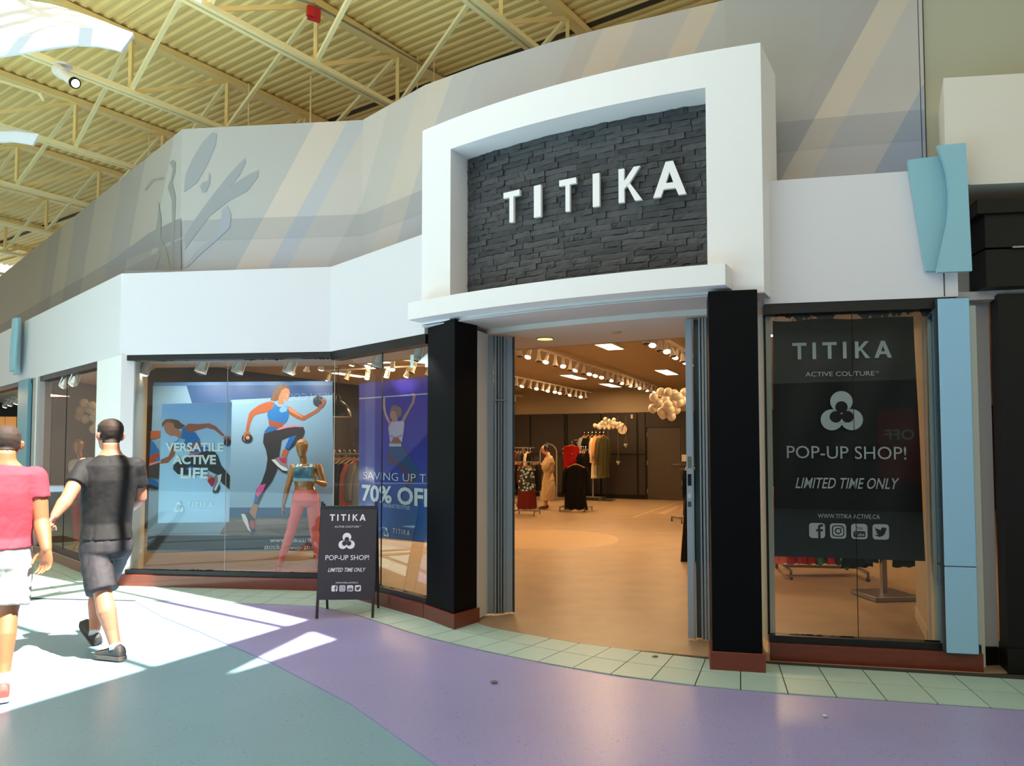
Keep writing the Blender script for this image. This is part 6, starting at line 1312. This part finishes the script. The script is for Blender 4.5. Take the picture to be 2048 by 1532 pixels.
# ---------- golden mannequins
GOLD = mat('glossy_gold_plastic', 'a8783c', rough=.18, coat=.8, var=.12, vscale=12)
def mannequin(label, Y, px, foot_y, pose, topm, legm, f, pants=True, band_m=None, shirt=False):
    s = Vector((f.y, -f.x, 0)); Z = Vector((0, 0, 1)); P = lambda a, b, dy=0: dp(a, b, Y+dy); b = P(px, foot_y); t = thing('mannequin', label, 'mannequin', (b.x, b.y, 0.004))
    j = pose(P); nk, hc, sh, ch, wai, pel = j['nk'], j['hc'], j['sh'], j['ch'], j['wai'], j['pel']; mb = MB()
    R_ = [(-.115, .016, .018, .045), (-.10, .036, .036, .038), (-.07, .052, .060, .020), (-.03, .064, .082, .004), (.01, .072, .092, 0), (.05, .074, .093, -.004), (.08, .062, .078, -.006), (.105, .038, .048, -.006), (.115, .012, .014, -.006)]
    ringloft(mb, [(hc+Z*a+f*d, s, f, r1, r2) for a, r1, r2, d in R_], 24); limb(mb, [nk-Z*.02, nk+Z*.04, hc-Z*.06], [.048, .042, .046])
    ringloft(mb, [(pel-Z*.07, s, f, .11, .09), (pel, s, f, .165, .115), (wai, s, f, .115, .085), (ch, s, f, .145, .10), (ch+Z*.08, s, f, .15, .095), (sh, s, f, .15, .07), (sh+Z*.03, s, f, .09, .055), (nk, s, f, .046, .046)])
    for k in (-1, 1): mb.ball(ch+f*.07+s*.065*k+Z*.03, (.06, .06, .055), 14)
    for a, e, w in (j['aL'], j['aR']): limb(mb, [a, a.lerp(e, .5), e, e.lerp(w, .35), w], [.048, .040, .033, .034, .021])
    hand(mb, j['aL'][2], j['hL'][0], j['hL'][1], j['hL'][2], .92, .35, .4); hand(mb, j['aR'][2], j['hR'][0], j['hR'][1], j['hR'][2], .92, .7)
    for k, (kn, an) in ((-1, j['lL']), (1, j['lR'])): h = pel+s*.082*j['sg']*k; limb(mb, [h, h.lerp(kn, .5), kn, kn.lerp(an, .3)-f*.012, kn.lerp(an, .7), an], [.083, .070, .050, .049, .034, .028], 16); d = (f+s*.15*k).normalized(); limb(mb, [an-Z*.01, an-Z*.035+d*.05, an-Z*.055+d*.14], [.030, .030, .018]); limb(mb, [an-Z*.01, an-Z*.05-d*.02], [.030, .026])
    body = fuse(mb, 'body', GOLD, t, .0075, 3)
    zt = ch.z
    if shirt: shell(body, lambda p: p.z < sh.z+.035 and p.z > wai.z-.02 and (p-ch).dot(s)**2 < .05, .012, 'top', topm, t, .004)
    else:
        shell(body, lambda p: zt-.055 < p.z < zt+.085 and abs((p-ch).dot(s)) < .128-.25*max(0, p.z-zt) and p.z < sh.z, .006, 'sports_top', topm, t)
        shell(body, lambda p: zt-.085 < p.z <= zt-.045 and abs((p-ch).dot(s)) < .13 or (zt+.08 < p.z < sh.z+.035 and .062 < abs((p-ch).dot(s)) < .095), .007, 'waistband', band_m, t)
    an0 = j['lL'][1]; shell(body, lambda p: p.z < wai.z-.045 and p.z > .13 and not (p.z > .74 and abs((p-wai).dot(s)) > .178) and not ((p-j['aL'][2]).length < .105 or (p-j['aL'][2]+Z*.1).length < .10 or (p-j['aL'][1]).length < .10), .006, 'leggings', legm, t)
    return t
def pose1(P):
    return dict(hc=P(604, 896), nk=P(607, 928), sh=P(612, 934), ch=P(610, 948), wai=P(609, 972), pel=P(613, 1000), aL=(P(587, 934), P(575, 975, -.06), P(567, 1010, -.05)), aR=(P(637, 934), P(649, 969, .0), P(630, 962, -.20)), hL=(Vector((-.1, 0, -1)), Vector((1, 0, 0)), Vector((0, -1, 0))), hR=(Vector((-.5, -.2, .75)), Vector((-.2, .9, 0)), Vector((.6, 0, .6))), lL=(P(582, 1062, -.05), P(557, 1135, -.12)), lR=(P(628, 1062, .05), P(640, 1140, .0)), sg=1)
f1 = hv(.10, -.99)
def swap(p): return p
CP = mat('coral_leggings_cloth', 'f08078', rough=.7); TL = mat('teal_top_cloth', '4a7a8c', rough=.7); LBL = mat('pale_blue_trim_cloth', '9fd0dd', rough=.7)
def pose1b(P): d = pose1(P); d['sg'] = -1; return d
mannequin('golden mannequin in blue sports bra and coral leggings before the running poster', 9.15, 604, 1146, pose1b, TL, CP, f1, True, LBL)
def pose2(P):
    return dict(hc=P(157, 893), nk=P(159, 917), sh=P(161, 924), ch=P(160, 940), wai=P(161, 965), pel=P(163, 985), aL=(P(147, 926), P(147, 958), P(150, 990)), aR=(P(176, 928), P(181, 958), P(180, 990)), hL=(Vector((0, 0, -1)), Vector((1, 0, 0)), Vector((0, -1, 0))), hR=(Vector((0, 0, -1)), Vector((-1, 0, 0)), Vector((0, -1, 0))), lL=(P(152, 1040), P(152, 1093)), lR=(P(174, 1040), P(176, 1093)), sg=-1)
WT = mat('white_top_cloth', 'd8d8d6', rough=.8)
mannequin('golden mannequin in white top and red leggings in the far left window', 11.45, 160, 1100, pose2, WT, mat('red_leggings_cloth', 'c02a2c', rough=.7), hv(.25, -.97), True, WT, True)
def pose3(P):
    return dict(hc=P(276, 886), nk=P(277, 915), sh=P(278, 922), ch=P(278, 938), wai=P(279, 963), pel=P(280, 985), aL=(P(262, 925), P(259, 960), P(262, 992)), aR=(P(296, 926), P(299, 960), P(298, 995)), hL=(Vector((0, 0, -1)), Vector((1, 0, 0)), Vector((0, -1, 0))), hR=(Vector((0, 0, -1)), Vector((-1, 0, 0)), Vector((0, -1, 0))), lL=(P(270, 1045), P(268, 1122)), lR=(P(290, 1045), P(290, 1122)), sg=-1)
# lamps of the window spotlights that wash the posters
for px, py in ((345, 735), (410, 735), (483, 735), (585, 735)):
    q = dp(px, py+8, 8.85); q.z = 2.5; lamp('SPOT', q, 27, (1, .93, .82), .04, rot=(math.radians(38), 0, 0), spot=1.9, name='window_spot_light')
for px, yy in ((740, 7.15), (820, 6.75)):
    q = dp(px, 720, yy); q.z = 2.46; lamp('SPOT', q, 30, (1, .93, .82), .04, rot=(math.radians(12), 0, 0), spot=2.2, name='window_spot_light')
